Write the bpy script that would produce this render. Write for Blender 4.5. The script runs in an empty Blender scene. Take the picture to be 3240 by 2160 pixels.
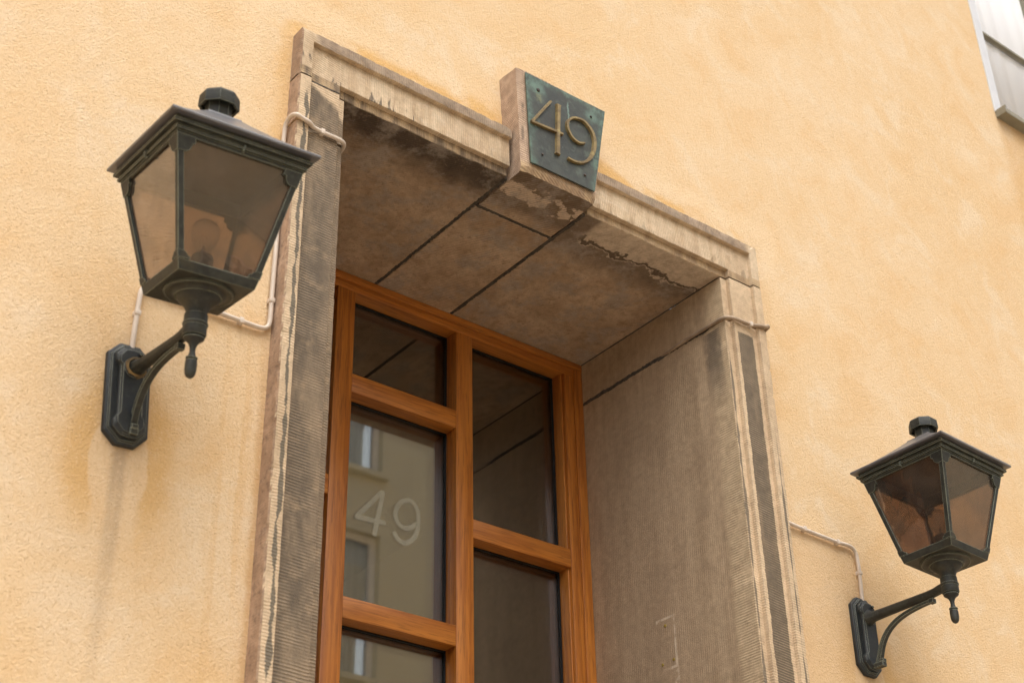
import bpy, bmesh, math, random
from mathutils import Matrix, Vector, noise as mnoise

random.seed(49)
SC = bpy.context.scene
COL = SC.collection
R = math.radians

# ------------------------------------------------------------------ camera
cam = bpy.data.cameras.new('camera')
cam.lens = 53.5555
cam.sensor_width = 36.0
cam.sensor_fit = 'HORIZONTAL'
cam.clip_start = 0.05
cam.clip_end = 400.0
camo = bpy.data.objects.new('camera', cam)
COL.objects.link(camo)
_r = Vector((0.78784974, -0.61557363, -0.01902341))
_u = Vector((-0.3116643, -0.42514852, 0.84977297))
_f = Vector((0.53118561, 0.6635645, 0.52680547))
_m = Matrix((_r, _u, -_f)).transposed().to_4x4()
_m.translation = Vector((-1.35705884, -2.54494252, 1.65252448))
camo.matrix_world = _m
cam.dof.use_dof = True
cam.dof.focus_distance = 4.15
cam.dof.aperture_fstop = 5.0
SC.camera = camo

# ------------------------------------------------------------------ sky, sun, exposure
SUN_EL, SUN_AZ = 62.0, 200.0          # overcast noon light over the roofs opposite
world = bpy.data.worlds.new('World')
SC.world = world
world.use_nodes = True
wt = world.node_tree
wt.nodes.clear()
sky = wt.nodes.new('ShaderNodeTexSky')
sky.sky_type = 'NISHITA'
sky.sun_disc = False
sky.sun_elevation = R(SUN_EL)
sky.sun_rotation = R(SUN_AZ)
sky.dust_density = 4.0
hs = wt.nodes.new('ShaderNodeHueSaturation')
hs.inputs['Saturation'].default_value = 0.25
bg = wt.nodes.new('ShaderNodeBackground')
bg.inputs['Strength'].default_value = 0.15
wo = wt.nodes.new('ShaderNodeOutputWorld')
wt.links.new(sky.outputs[0], hs.inputs['Color'])
wt.links.new(hs.outputs[0], bg.inputs['Color'])
wt.links.new(bg.outputs[0], wo.inputs['Surface'])
sun = bpy.data.lights.new('sun', 'SUN')
sun.energy = 0.55
sun.angle = R(45)
sun.color = (1.0, 0.96, 0.90)
suno = bpy.data.objects.new('sun', sun)
COL.objects.link(suno)
# Nishita rotation 0 = +Y, clockwise from above
_sd = Vector((math.sin(R(SUN_AZ)) * math.cos(R(SUN_EL)), math.cos(R(SUN_AZ)) * math.cos(R(SUN_EL)), math.sin(R(SUN_EL))))
suno.rotation_euler = _sd.to_track_quat('Z', 'Y').to_euler()
suno.location = (0, -4, 12)

SC.view_settings.view_transform = 'Standard'
SC.view_settings.look = 'None'
SC.view_settings.gamma = 1.0
SC.view_settings.exposure = 1.0
SC.view_settings.use_curve_mapping = False
SC.render.engine = 'CYCLES'
SC.cycles.use_denoising = True
SC.cycles.use_adaptive_sampling = True
SC.cycles.adaptive_threshold = 0.02
SC.cycles.transparent_max_bounces = 24
SC.cycles.max_bounces = 8
SC.cycles.diffuse_bounces = 4
SC.cycles.glossy_bounces = 4
SC.cycles.sample_clamp_indirect = 6.0
SC.cycles.caustics_reflective = False
SC.cycles.caustics_refractive = False


# ------------------------------------------------------------------ node expression helper
class S:
    """a scalar or vector socket with arithmetic"""
    def __init__(s, mat, sock): s.m, s.k = mat, sock
    def _op(s, op, *others, swap=False):
        n = s.m.nt.nodes.new('ShaderNodeMath'); n.operation = op
        args = [s] + list(others)
        if swap: args = args[::-1]
        for i, a in enumerate(args):
            if isinstance(a, S): s.m.nt.links.new(a.k, n.inputs[i])
            else: n.inputs[i].default_value = float(a)
        return S(s.m, n.outputs[0])
    def __add__(s, o): return s._op('ADD', o)
    __radd__ = __add__
    def __sub__(s, o): return s._op('SUBTRACT', o)
    def __rsub__(s, o): return s._op('SUBTRACT', o, swap=True)
    def __mul__(s, o): return s._op('MULTIPLY', o)
    __rmul__ = __mul__
    def __truediv__(s, o): return s._op('DIVIDE', o)
    def abs(s): return s._op('ABSOLUTE')
    def sin(s): return s._op('SINE')
    def mx(s, o): return s._op('MAXIMUM', o)
    def mn(s, o): return s._op('MINIMUM', o)
    def gt(s, o): return s._op('GREATER_THAN', o)
    def lt(s, o): return s._op('LESS_THAN', o)
    def pw(s, o): return s._op('POWER', o)
    def sm(s, lo, hi):
        n = s.m.nt.nodes.new('ShaderNodeMapRange'); n.interpolation_type = 'SMOOTHSTEP'
        inv = lo > hi
        if inv: lo, hi = hi, lo
        s.m.nt.links.new(s.k, n.inputs[0])
        n.inputs[1].default_value = lo; n.inputs[2].default_value = hi
        n.inputs[3].default_value = 1.0 if inv else 0.0; n.inputs[4].default_value = 0.0 if inv else 1.0
        return S(s.m, n.outputs[0])
    def band(s, lo, hi, soft):
        return s.sm(lo - soft, lo + soft) * s.sm(hi + soft, hi - soft)


class Mat:
    def __init__(s, name, rough=0.7, spec=0.4, metallic=0.0):
        s.mat = bpy.data.materials.new(name); s.mat.use_nodes = True
        s.nt = s.mat.node_tree
        s.p = s.nt.nodes['Principled BSDF']
        s.p.inputs['Roughness'].default_value = rough
        s.p.inputs['Specular IOR Level'].default_value = spec
        s.p.inputs['Metallic'].default_value = metallic
        tc = s.nt.nodes.new('ShaderNodeTexCoord')
        s.tc = tc
        s.P = tc.outputs['Object']
        sp = s.nt.nodes.new('ShaderNodeSeparateXYZ'); s.nt.links.new(s.P, sp.inputs[0])
        s.x, s.y, s.z = (S(s, sp.outputs[i]) for i in range(3))
        s._n = None
        s.cache = {}
    def normal(s):
        if s._n is None:
            g = s.nt.nodes.new('ShaderNodeNewGeometry')
            sp = s.nt.nodes.new('ShaderNodeSeparateXYZ'); s.nt.links.new(g.outputs['True Normal'], sp.inputs[0])
            s._n = tuple(S(s, sp.outputs[i]) for i in range(3))
        return s._n
    def vec(s, x, y, z):
        n = s.nt.nodes.new('ShaderNodeCombineXYZ')
        for i, a in enumerate((x, y, z)):
            if isinstance(a, S): s.nt.links.new(a.k, n.inputs[i])
            else: n.inputs[i].default_value = a
        return n.outputs[0]
    def noise(s, scale, detail=3, rough=0.55, vec=None, dist=0.0, w=0.0):
        n = s.nt.nodes.new('ShaderNodeTexNoise')
        if w:                                     # another seed: the same field read elsewhere
            key = ('off', w, vec)
            if key not in s.cache:
                a = s.nt.nodes.new('ShaderNodeVectorMath'); a.operation = 'ADD'
                s.nt.links.new(vec if vec is not None else s.P, a.inputs[0])
                a.inputs[1].default_value = (w * 17.31, w * 9.73, w * 23.57)
                s.cache[key] = a.outputs[0]
            s.nt.links.new(s.cache[key], n.inputs['Vector'])
        else:
            s.nt.links.new(vec if vec is not None else s.P, n.inputs['Vector'])
        n.inputs['Scale'].default_value = scale
        n.inputs['Detail'].default_value = detail
        n.inputs['Roughness'].default_value = rough
        n.inputs['Distortion'].default_value = dist
        return S(s, n.outputs['Fac'])
    def voro(s, scale, vec=None, feature='F1'):
        n = s.nt.nodes.new('ShaderNodeTexVoronoi'); n.feature = feature
        s.nt.links.new(vec if vec is not None else s.P, n.inputs['Vector'])
        n.inputs['Scale'].default_value = scale
        return S(s, n.outputs['Distance'])
    def col(s, rgb):
        n = s.nt.nodes.new('ShaderNodeRGB'); n.outputs[0].default_value = (*rgb, 1); return n.outputs[0]
    def mix(s, fac, a, b, mode='MIX'):
        n = s.nt.nodes.new('ShaderNodeMix'); n.data_type = 'RGBA'; n.blend_type = mode
        if isinstance(fac, S): s.nt.links.new(fac.k, n.inputs[0])
        else: n.inputs[0].default_value = fac
        for i, c in ((6, a), (7, b)):
            if isinstance(c, tuple): n.inputs[i].default_value = (*c, 1)
            else: s.nt.links.new(c, n.inputs[i])
        return n.outputs[2]
    def gain(s, c, fac):
        """multiply a colour by a scalar socket"""
        n = s.nt.nodes.new('ShaderNodeVectorMath'); n.operation = 'SCALE'
        if isinstance(c, tuple): n.inputs[0].default_value = c
        else: s.nt.links.new(c, n.inputs[0])
        s.nt.links.new(fac.k, n.inputs['Scale'])
        return n.outputs[0]
    def base(s, c):
        if isinstance(c, tuple): s.p.inputs['Base Color'].default_value = (*c, 1)
        else: s.nt.links.new(c, s.p.inputs['Base Color'])
    def rough(s, v): s.nt.links.new(v.k, s.p.inputs['Roughness'])
    def bump(s, h, dist, strength=1.0):
        b = s.nt.nodes.new('ShaderNodeBump')
        b.inputs['Strength'].default_value = strength
        b.inputs['Distance'].default_value = dist
        s.nt.links.new(h.k, b.inputs['Height'])
        s.nt.links.new(b.outputs[0], s.p.inputs['Normal'])
        return b
    def edge(s, radius, lo=0.02, hi=0.25):
        """mask of edges worn bare: how far the rounded normal leaves the flat one"""
        b = s.nt.nodes.new('ShaderNodeBevel'); b.samples = 4; b.inputs['Radius'].default_value = radius
        g = s.nt.nodes.new('ShaderNodeNewGeometry')
        d = s.nt.nodes.new('ShaderNodeVectorMath'); d.operation = 'DOT_PRODUCT'
        s.nt.links.new(b.outputs[0], d.inputs[0]); s.nt.links.new(g.outputs['Normal'], d.inputs[1])
        return (1.0 - S(s, d.outputs['Value'])).sm(lo, hi)


# ------------------------------------------------------------------ materials
T = 4.32                       # top of the stone surround
A_, B_, C_ = 0.0485, 0.0355, 0.0213     # fronts of fillet, fascia and inner band before the wall plane
WF, WFJ, WB = 0.0344, 0.0888, 0.0226
WFL, WBL = 0.088, 0.0254
OP = WF + WFJ + WB             # 0.1458 jamb width
OPL = WF + WFL + WBL           # 0.1478 lintel height
ZS = T - OPL                   # soffit 4.172
W_ = 1.6
YD = 0.613                     # face of the door frame
J1, J2 = 0.661, 0.936          # soffit joints

PALE = (0.60, 0.455, 0.30)
MID = (0.33, 0.24, 0.155)
PINK = (0.33, 0.225, 0.155)
CRUST = (0.098, 0.078, 0.058)
BROWN = (0.19, 0.128, 0.08)


def stripes(m, coord, lam, w=0.0):
    """chisel marks: close parallel grooves, never quite straight, fading in and out"""
    ph = (coord + m.noise(8, 2, w=w) * 0.006 + m.noise(90, 1, w=w + 2) * 0.0011) * (6.28318 / lam)
    return ph.sin() * (m.noise(19, 2, w=w + 4).sm(0.25, 0.65) * 0.5) + 0.5


def stone_finish(m, c, st, depth=0.0012, grain=1.0, tint=0.15):
    """ridges a little paler than the grooves, grain, pits, relief"""
    g = m.noise(330, 3, 0.75, w=7)
    mot = m.noise(46, 4, 0.7, w=15)
    c = m.gain(c, (st * (tint * 2) + (1 - tint)) * (g * 0.7 + 0.65) * (mot * 0.7 + 0.65))
    pits = m.voro(130).sm(0.12, 0.0) * m.noise(40, 2, w=4).sm(0.5, 0.62)
    c = m.mix(pits * 0.6, c, (0.07, 0.055, 0.04))
    m.base(c)
    m.p.inputs['Roughness'].default_value = 0.86
    m.p.inputs['Specular IOR Level'].default_value = 0.2
    h = st * 0.75 + g * 0.6 * grain + m.noise(60, 3, 0.65, w=9) * 0.9 - pits * 0.8
    m.bump(h, depth)


def mat_jamb(name, right):
    m = Mat(name)
    u = (W_ - m.x) if right else m.x
    y, z = m.y, m.z
    nx, ny, nz = m.normal()
    jag = (m.noise(1, 1, vec=m.vec(0.0, 0.0, z * 210.0)) - 0.5) * 0.010 + (m.noise(1, 3, vec=m.vec(0.0, 3.0, z * 14.0)) - 0.5) * 0.016
    uj = u + jag
    big = m.noise(5, 4, 0.6)
    fine = m.noise(38, 4, 0.65, w=2)
    c = m.mix(big.sm(0.35, 0.7), PALE, (0.50, 0.37, 0.24))
    c = m.mix(fine.sm(0.52, 0.75) * 0.5, c, MID)
    st = stripes(m, z + m.x * (0.10 if right else 0.05), 0.0072, w=1.0 + right)
    if not right:
        # black crust over the sunk face, its pale rim following the tool marks
        top = (z + (u - 0.04) * 0.55 + (fine - 0.5) * 0.03).sm(4.172, 4.150)
        patch = m.noise(1, 4, 0.62, vec=m.vec(m.x * 16.0, 0.0, z * 4.5), w=3)
        face = uj.sm(0.0375, 0.0400) * u.sm(0.149, 0.146)
        dk = face * top
        cr = m.mix(patch.sm(0.42, 0.66), CRUST, (0.22, 0.165, 0.11))
        cr = m.mix(uj.sm(0.085, 0.125) * 0.45, cr, (0.22, 0.16, 0.105))
        cr = m.mix(m.noise(22, 3, w=12).sm(0.55, 0.72) * 0.6, cr, (0.30, 0.215, 0.135))
        cr = m.mix(st.sm(0.5, 0.95) * (fine * 0.75), cr, (0.38, 0.285, 0.19))
        c = m.mix(dk * 0.94, c, cr)
        wv = (m.noise(1, 3, vec=m.vec(0.0, 7.0, z * 7.0)) - 0.5)
        ln = ((uj - 0.0225) - wv * 0.022).abs()
        wd = (m.noise(1, 2, vec=m.vec(0.0, 9.0, z * 9.0)) - 0.36).mx(0.0) * 0.028
        line = (ln - wd).sm(0.0012, -0.0006) * z.sm(4.14, 4.10)
        c = m.mix(line * 0.9, c, (0.125, 0.11, 0.085))
        side = nx.sm(-0.4, -0.8)
    else:
        top = (z + (fine - 0.5) * 0.012).sm(3.992, 3.984)
        face = (uj - 0.112).sm(-0.0008, -0.003) * uj.sm(0.047, 0.050) * ny.sm(-0.4, -0.7)
        patch = m.noise(1, 4, 0.62, vec=m.vec(m.x * 16.0, 0.0, z * 3.0), w=3)
        cr = m.mix(patch.sm(0.45, 0.7), (0.125, 0.098, 0.07), (0.22, 0.16, 0.105))
        cr = m.mix(st.sm(0.5, 0.95) * 0.5, cr, (0.33, 0.25, 0.165))
        c = m.mix(face * top * 0.95, c, cr)
        wd = (m.noise(1, 2, vec=m.vec(0.0, 9.0, z * 6.0)) - 0.40).mx(0.0) * 0.022
        l1 = ((u + jag * 0.35 - 0.0165).abs() - wd).sm(0.001, -0.0005) * z.sm(3.72, 3.5)
        l2 = ((u + jag * 0.3 - 0.1405).abs() - wd * 1.3).sm(0.002, -0.0005) * z.sm(3.98, 3.9)
        c = m.mix(l1.mx(l2) * 0.8, c, (0.11, 0.095, 0.075))
        # reveal: drafted margin, then weathered brown inside
        rev = nx.sm(-0.5, -0.8) * u.sm(0.143, 0.1445)
        vm = m.noise(1, 4, 0.6, vec=m.vec(0.0, y * 26.0, z * 2.2), w=5)
        rb = m.mix(vm.sm(0.25, 0.78), (0.36, 0.258, 0.162), (0.48, 0.355, 0.23))
        rb = m.mix(m.noise(9, 4, w=8).sm(0.5, 0.75) * 0.5, rb, (0.31, 0.22, 0.14))
        rb = m.mix(y.sm(0.10, 0.30) * 0.3, rb, (0.43, 0.31, 0.21))
        marg = (y + (vm - 0.5) * 0.03).sm(0.066, 0.036)
        rc = m.mix(marg, rb, m.mix(fine.sm(0.4, 0.7), (0.53, 0.40, 0.255), (0.44, 0.325, 0.205)))
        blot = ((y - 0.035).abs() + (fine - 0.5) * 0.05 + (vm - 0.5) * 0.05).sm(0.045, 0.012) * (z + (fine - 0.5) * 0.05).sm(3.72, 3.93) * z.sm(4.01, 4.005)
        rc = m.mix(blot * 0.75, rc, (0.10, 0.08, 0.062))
        # outline left by an old fitting
        dx = (y - 0.317).abs() + (fine - 0.5) * 0.003
        dz = (z - 3.142).abs() + (fine - 0.5) * 0.003
        ring = ((dx - 0.034).mx(dz - 0.072)).abs().sm(0.0045, 0.0025) * (y.sm(0.345, 0.30).mx(z.sm(3.205, 3.212)))
        drip = (y - 0.286).abs().sm(0.012, 0.006) * z.band(2.99, 3.075, 0.012) * m.noise(60, 2).sm(0.4, 0.6)
        rc = m.mix((ring * m.noise(25, 2, w=2).sm(0.36, 0.5)).mx(drip * 0.7) * 0.85, rc, (0.66, 0.54, 0.40))
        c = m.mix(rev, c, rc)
        sv = stripes(m, y + z * 0.03, 0.0078, w=4.0)
        k = rev * (1.0 - marg)
        st = st * (1.0 - k) + (sv * 0.5 + 0.25) * k
        side = nx.sm(0.4, 0.8)
    rough_side = m.mix(m.noise(14, 4, w=6).sm(0.35, 0.65), (0.50, 0.34, 0.23), (0.38, 0.255, 0.17))
    rough_side = m.mix(m.noise(75, 3, 0.7, w=11).sm(0.52, 0.66) * 0.6, rough_side, (0.22, 0.15, 0.105))
    rough_side = m.mix(m.noise(50, 3, 0.7, w=13).sm(0.58, 0.7) * 0.5, rough_side, (0.58, 0.42, 0.30))
    c = m.mix(side, c, rough_side)
    edge = m.mix(m.noise(70, 3).sm(0.5, 0.6), (0.42, 0.31, 0.2), (0.16, 0.12, 0.09))
    c = m.mix(ny.sm(-0.9, -0.75) * ny.sm(-0.25, -0.4) * 0.35, c, edge)
    stone_finish(m, c, st * (1.0 - side * 0.85), 0.0013, tint=0.10)
    return m.mat


def mat_lintel(name, right):
    m = Mat(name)
    u = (W_ - m.x) if right else m.x
    x, y, z = m.x, m.y, m.z
    nx, ny, nz = m.normal()
    big = m.noise(6, 4, 0.6)
    fine = m.noise(38, 4, 0.65, w=2)
    vst = m.noise(1, 4, 0.6, vec=m.vec(x * 30.0, 0.0, z * 4.0), w=1)
    c = m.mix(vst.sm(0.36, 0.66), (0.60, 0.47, 0.32), (0.47, 0.345, 0.22))
    c = m.mix(big.sm(0.45, 0.7) * 0.6, c, (0.50, 0.37, 0.25))
    c = m.mix(m.noise(1, 3, 0.6, vec=m.vec(x * 9.0, 0.0, z * 22.0), w=6).sm(0.6, 0.7) * 0.55, c, (0.60, 0.49, 0.36))
    # weathered top fillet
    fil = z.sm(T - WF - 0.0012, T - WF + 0.0012) * (1.0 - nz.sm(-0.5, -0.8))
    fc = m.mix(fine.sm(0.35, 0.65), (0.36, 0.27, 0.19), (0.28, 0.208, 0.148))
    grey = m.noise(10, 4, w=9).sm(0.5, 0.66)
    fc = m.mix(grey * (0.75 if right else 0.35), fc, (0.235, 0.188, 0.132))
    c = m.mix(fil * u.sm(0.03, 0.06), c, fc)
    # soot tongues along the lower arris and by the keystone
    low = (z - (T - WF - WFL))
    tong = m.noise(1, 3, 0.65, vec=m.vec(x * 38.0, 0.0, z * 7.0), w=2)
    sp = (tong - low * (6.0 if right else 2.6)).sm(0.50, 0.56) * low.sm(0.075, 0.05) * m.noise(8, 2, w=3).sm(0.42, 0.55) * ny.sm(-0.4, -0.8)
    sp = sp * z.sm(T - OPL - 0.02, T - OPL + 0.004)
    kz = u.sm(0.60, 0.655) * low.sm(0.06, -0.005) * (fine + 0.2).mn(1.0)
    band2 = z.sm(T - WF - WFL + 0.001, T - WF - WFL - 0.001) * ny.sm(-0.5, -0.8)
    b2c = m.mix(vst.sm(0.4, 0.62), (0.42, 0.30, 0.175), (0.30, 0.205, 0.12) if right else (0.15, 0.11, 0.075))
    c = m.mix(band2 * 0.9, c, b2c)
    c = m.mix((sp * (1.0 - band2)).mx(kz * 0.8) * (0.35 if right else 0.85), c, (0.115, 0.094, 0.072))
    corner = u.sm(0.15, 0.11)
    # soffit
    sf = nz.sm(-0.6, -0.85) * z.sm(ZS + 0.01, ZS + 0.004)
    sn = m.noise(7, 5, 0.62, w=5)
    sc_ = m.mix(sn.sm(0.35, 0.65), (0.53, 0.39, 0.265), (0.42, 0.295, 0.19))
    sc_ = m.mix(m.noise(26, 4, 0.65, w=8).sm(0.5, 0.68) * 0.55, sc_, (0.30, 0.20, 0.12))
    jn = (y + (m.noise(13, 4, 0.6, w=3) - 0.5) * 0.13)
    if right:
        peel = jn.sm(0.088, 0.084) * x.sm(0.985, 1.01)
        pc = m.mix((jn - 0.074).abs().sm(0.010, 0.004), m.mix(fine.sm(0.4, 0.7), (0.62, 0.50, 0.37), (0.48, 0.375, 0.27)), (0.13, 0.095, 0.065))
        soot = jn.sm(0.22, 0.10)
        sc_ = m.mix(soot * 0.75, sc_, (0.12, 0.09, 0.065))
        over = (peel * 0.9, pc)
    else:
        over = None
        soot = jn.sm(0.16, 0.02)
        sc_ = m.mix(soot * 0.92, sc_, (0.065, 0.05, 0.038))
        hal = jn.band(0.17, 0.21, 0.03)
        sc_ = m.mix(hal * 0.4, sc_, (0.40, 0.30, 0.215))
    ed = m.voro(45).sm(0.1, 0.5)
    sc_ = m.mix((y.sm(YD - 0.05, YD - 0.01)) * (ed * 0.5), sc_, (0.33, 0.24, 0.15))
    sc_ = m.mix(m.noise(11, 5, 0.7, w=31).sm(0.46, 0.64) * 0.7, sc_, (0.37, 0.315, 0.26))
    sc_ = m.mix(m.noise(90, 3, 0.7, w=33).sm(0.56, 0.68) * 0.5, sc_, (0.24, 0.17, 0.115))
    if over: sc_ = m.mix(over[0], sc_, over[1])
    c = m.mix(sf, c, sc_)
    side = (nx.sm(0.4, 0.8) if right else nx.sm(-0.4, -0.8)) * y.sm(0.0, -0.005)
    c = m.mix(side, c, m.mix(fine.sm(0.35, 0.65), (0.35, 0.235, 0.155), (0.27, 0.185, 0.125)))
    sv = stripes(m, x + z * 0.06, 0.0070, w=2.0)
    sh = stripes(m, z + x * 0.18, 0.0070, w=3.0)
    ss = stripes(m, x * 0.35 + y * 0.94, 0.0080, w=5.0)
    st = sv * (1.0 - corner) + sh * corner
    st = st * (1.0 - sf) + ss * sf
    stone_finish(m, c, st, 0.0011, tint=0.07)
    return m.mat


def mat_block(name, kind):
    """keystone / soffit slab / bed course"""
    m = Mat(name)
    x, y, z = m.x, m.y, m.z
    nx, ny, nz = m.normal()
    fine = m.noise(38, 4, 0.65, w=2)
    big = m.noise(7, 5, 0.62, w=5)
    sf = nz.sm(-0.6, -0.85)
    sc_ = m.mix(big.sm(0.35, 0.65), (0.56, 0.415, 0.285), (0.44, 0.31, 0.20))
    sc_ = m.mix(m.noise(26, 4, 0.65, w=8).sm(0.5, 0.68) * 0.5, sc_, (0.30, 0.20, 0.12))
    if kind == 'key':
        c = m.mix(fine.sm(0.3, 0.7), (0.50, 0.36, 0.255), (0.385, 0.27, 0.19))
        c = m.mix((x - 0.677).abs().sm(0.006, 0.002) * ny.sm(-0.5, -0.8) * m.noise(24, 3).sm(0.45, 0.6) * z.sm(4.2, 4.3) * 0.7, c, (0.13, 0.105, 0.08))
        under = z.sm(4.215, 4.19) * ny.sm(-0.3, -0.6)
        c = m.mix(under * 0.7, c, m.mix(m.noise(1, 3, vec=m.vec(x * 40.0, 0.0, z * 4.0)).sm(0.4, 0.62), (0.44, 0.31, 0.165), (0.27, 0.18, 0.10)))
        jn = y + (m.noise(17, 4, 0.6, w=3) - 0.5) * 0.10
        pz = m.noise(15, 4, 0.6, w=11).sm(0.46, 0.5)
        sc_ = m.mix(y.sm(0.11, 0.06) * 0.75, sc_, (0.13, 0.092, 0.062))
        sc_ = m.mix(jn.band(-0.02, 0.035, 0.004) * pz * 0.95, sc_, (0.62, 0.48, 0.35))
        sc_ = m.mix(jn.sm(-0.02, -0.03) * 0.5, sc_, (0.16, 0.11, 0.07))
    elif kind == 'slab':
        c = sc_
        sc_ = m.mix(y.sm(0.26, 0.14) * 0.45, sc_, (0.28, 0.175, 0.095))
    else:
        c = m.mix(fine.sm(0.4, 0.7), (0.46, 0.345, 0.22), (0.36, 0.262, 0.17))
    sc_ = m.mix(m.noise(11, 5, 0.7, w=31).sm(0.46, 0.64) * 0.7, sc_, (0.37, 0.315, 0.26))
    sc_ = m.mix(m.noise(90, 3, 0.7, w=33).sm(0.56, 0.68) * 0.5, sc_, (0.24, 0.17, 0.115))
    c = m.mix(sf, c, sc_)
    sa = stripes(m, z + y * 0.55 + x * 0.5, 0.0075, w=2.0)
    ss = stripes(m, x * 0.35 + y * 0.94, 0.0080, w=5.0)
    stone_finish(m, c, sa * (1.0 - sf) + ss * sf, 0.0022 if kind == 'key' else 0.0015, tint=0.26 if kind == 'key' else 0.2)
    return m.mat


def mat_stucco():
    m = Mat('ochre_plaster', rough=0.9, spec=0.15)
    x, y, z = m.x, m.y, m.z
    n1 = m.noise(1.3, 4, 0.6, w=1)
    n2 = m.noise(5.0, 5, 0.65, w=2, dist=0.6)
    n3 = m.noise(24, 4, 0.65, w=3)
    grain = m.noise(330, 2, 0.7, w=4)
    grain2 = m.noise(170, 2, 0.6, w=6)
    c = m.mix(n1.sm(0.35, 0.65), (0.735, 0.528, 0.305), (0.755, 0.560, 0.345))
    c = m.mix(n2.sm(0.50, 0.68) * 0.6, c, (0.775, 0.63, 0.45))
    c = m.mix(n2.sm(0.50, 0.32) * 0.6, c, (0.715, 0.470, 0.235))
    n4 = m.noise(2.6, 5, 0.7, w=21, dist=1.2)
    c = m.mix(n4.sm(0.54, 0.66) * 0.35, c, (0.71, 0.48, 0.25))
    # left part of the wall a little browner
    c = m.mix(x.sm(0.2, -1.2) * 0.35, c, (0.74, 0.500, 0.280))
    # ---- rust-orange runs round the stone surround
    dx = (0.0 - x).mx(x - W_)
    dz = z - T
    halo = dx.mx(dz)
    ragged = (n2 - 0.5) * 0.16 + (n3 - 0.5) * 0.05
    orange = (0.69, 0.415, 0.15)
    topb = ((halo - 0.045).abs() + ragged * 0.3).sm(0.045, 0.012) * z.sm(T - 0.02, T + 0.01) * m.noise(1, 3, 0.6, vec=m.vec(x * 5.0, 0.0, z * 9.0), w=12).sm(0.42, 0.56)
    topb = topb * (x + ragged).sm(-0.03, 0.03) * x.sm(1.66, 1.5)
    kl = ((x - 0.60).abs() + ragged * 0.6).sm(0.10, 0.03) * (z + ragged).sm(T + 0.17, T + 0.06) * z.sm(T - 0.03, T)
    kr = x.sm(0.93, 0.96) * ((z - T) + (x - 0.95) * 0.36 + ragged * 0.30).sm(0.145, 0.115) * x.sm(1.45, 1.25)
    lf = x.sm(0.02, 0.0) * (0.0 - x + ragged * 0.45).sm(0.055, 0.015) * z.sm(3.7, 4.05) * z.sm(T + 0.08, T)
    rt = x.sm(W_ - 0.02, W_) * (x - W_ + ragged * 0.5).sm(0.06, 0.015) * z.sm(3.55, 3.95) * z.sm(T + 0.07, T + 0.0)
    c = m.mix(topb.mx(kl).mx(kr) * 0.85, c, orange)
    c = m.mix(lf.mx(rt) * 0.6, c, (0.68, 0.42, 0.17))
    # vertical runs left of the jamb
    vn = m.noise(1, 3, 0.55, vec=m.vec(x * 42.0, 0.0, z * 2.4), w=5)
    run = vn.sm(0.50, 0.66) * (0.0 - x).band(0.012, 0.10, 0.02) * z.sm(3.46, 3.38)
    c = m.mix(run * 0.35, c, (0.66, 0.40, 0.16))
    edge = x.sm(0.02, 0.0) * (0.0 - x + (n3 - 0.5) * 0.02).sm(0.02, 0.006) * z.sm(3.5, 3.2)
    c = m.mix(edge * 0.5, c, (0.58, 0.33, 0.13))
    # pale wash edges
    wash = ((halo + ragged * 0.8) - 0.115).abs().sm(0.05, 0.01) * z.sm(T - 0.3, T + 0.03)
    c = m.mix(wash * 0.35, c, (0.83, 0.64, 0.42))
    # ---- runs below the two bracket plates
    for cx, zb, k in ((-0.308, 3.075, 1.0), (1.905, 3.055, 0.8)):
        dxp = x - cx + (n2 - 0.5) * 0.02
        ax = dxp.abs()
        zz = z + (n2 - 0.5) * 0.05
        # rusty bow round the foot of the plate: crisp inner edge, washed out outwards and downwards
        ex = dxp * (1.0 / 0.088); ez = (z - (zb - 0.045)) * (1.0 / 0.155)
        rad = (ex * ex + ez * ez).pw(0.5) + (n2 - 0.5) * 0.30 + (n3 - 0.5) * 0.10
        blob = rad.sm(0.70, 0.76) * rad.sm(1.60, 1.0) * ax.sm(0.040, 0.055) * z.sm(zb - 0.26, zb - 0.10)
        c = m.mix(blob * (n3 * 0.5 + 0.45) * k, c, (0.66, 0.40, 0.15))
        streak = (ax + (n3 - 0.5) * 0.014 - (z - zb) * 0.008).sm(0.027, 0.008) * z.sm(zb + 0.02, zb - 0.02) * (z + (vn - 0.5) * 0.5).sm(zb - 0.60, zb - 0.02)
        c = m.mix(streak * (n3 * 0.7 + 0.2) * k, c, (0.36, 0.26, 0.175))
        clean = (ax + (n3 - 0.5) * 0.02).sm(0.065, 0.05) * zz.band(zb - 0.16, zb, 0.05) * (1.0 - streak)
        c = m.mix(clean * 0.4 * k, c, (0.76, 0.55, 0.33))
        up = (ax + (n3 - 0.5) * 0.02 - 0.055).sm(0.02, 0.0) * z.band(zb, zb + 0.20, 0.05)
        c = m.mix(up * 0.3 * k, c, (0.64, 0.42, 0.22))
    # browner coat between the right jamb and the right bracket, below the cable
    bc = x.sm(1.60, 1.62) * x.sm(1.99, 1.86) * (z + ragged * 0.4).sm(3.44, 3.40)
    c = m.mix(bc * 0.42, c, (0.67, 0.45, 0.25))
    # under the upper window
    uw = (x - 3.26).sm(-0.02, 0.05) * (z + ragged).band(5.1, 5.70, 0.08)
    c = m.mix(uw * 0.35, c, (0.60, 0.33, 0.11))
    # grain: relief shading put into the colour, pits darkened and crests paled
    pit = m.voro(150) + (grain - 0.5) * 0.5
    c = m.mix(pit.sm(0.20, 0.05) * n3.sm(0.36, 0.60) * 0.75, c, (0.50, 0.31, 0.145))
    c = m.mix(grain2.sm(0.46, 0.30) * 0.35, c, (0.60, 0.40, 0.205))
    c = m.mix(grain2.sm(0.56, 0.72) * 0.35, c, (0.84, 0.66, 0.46))
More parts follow.
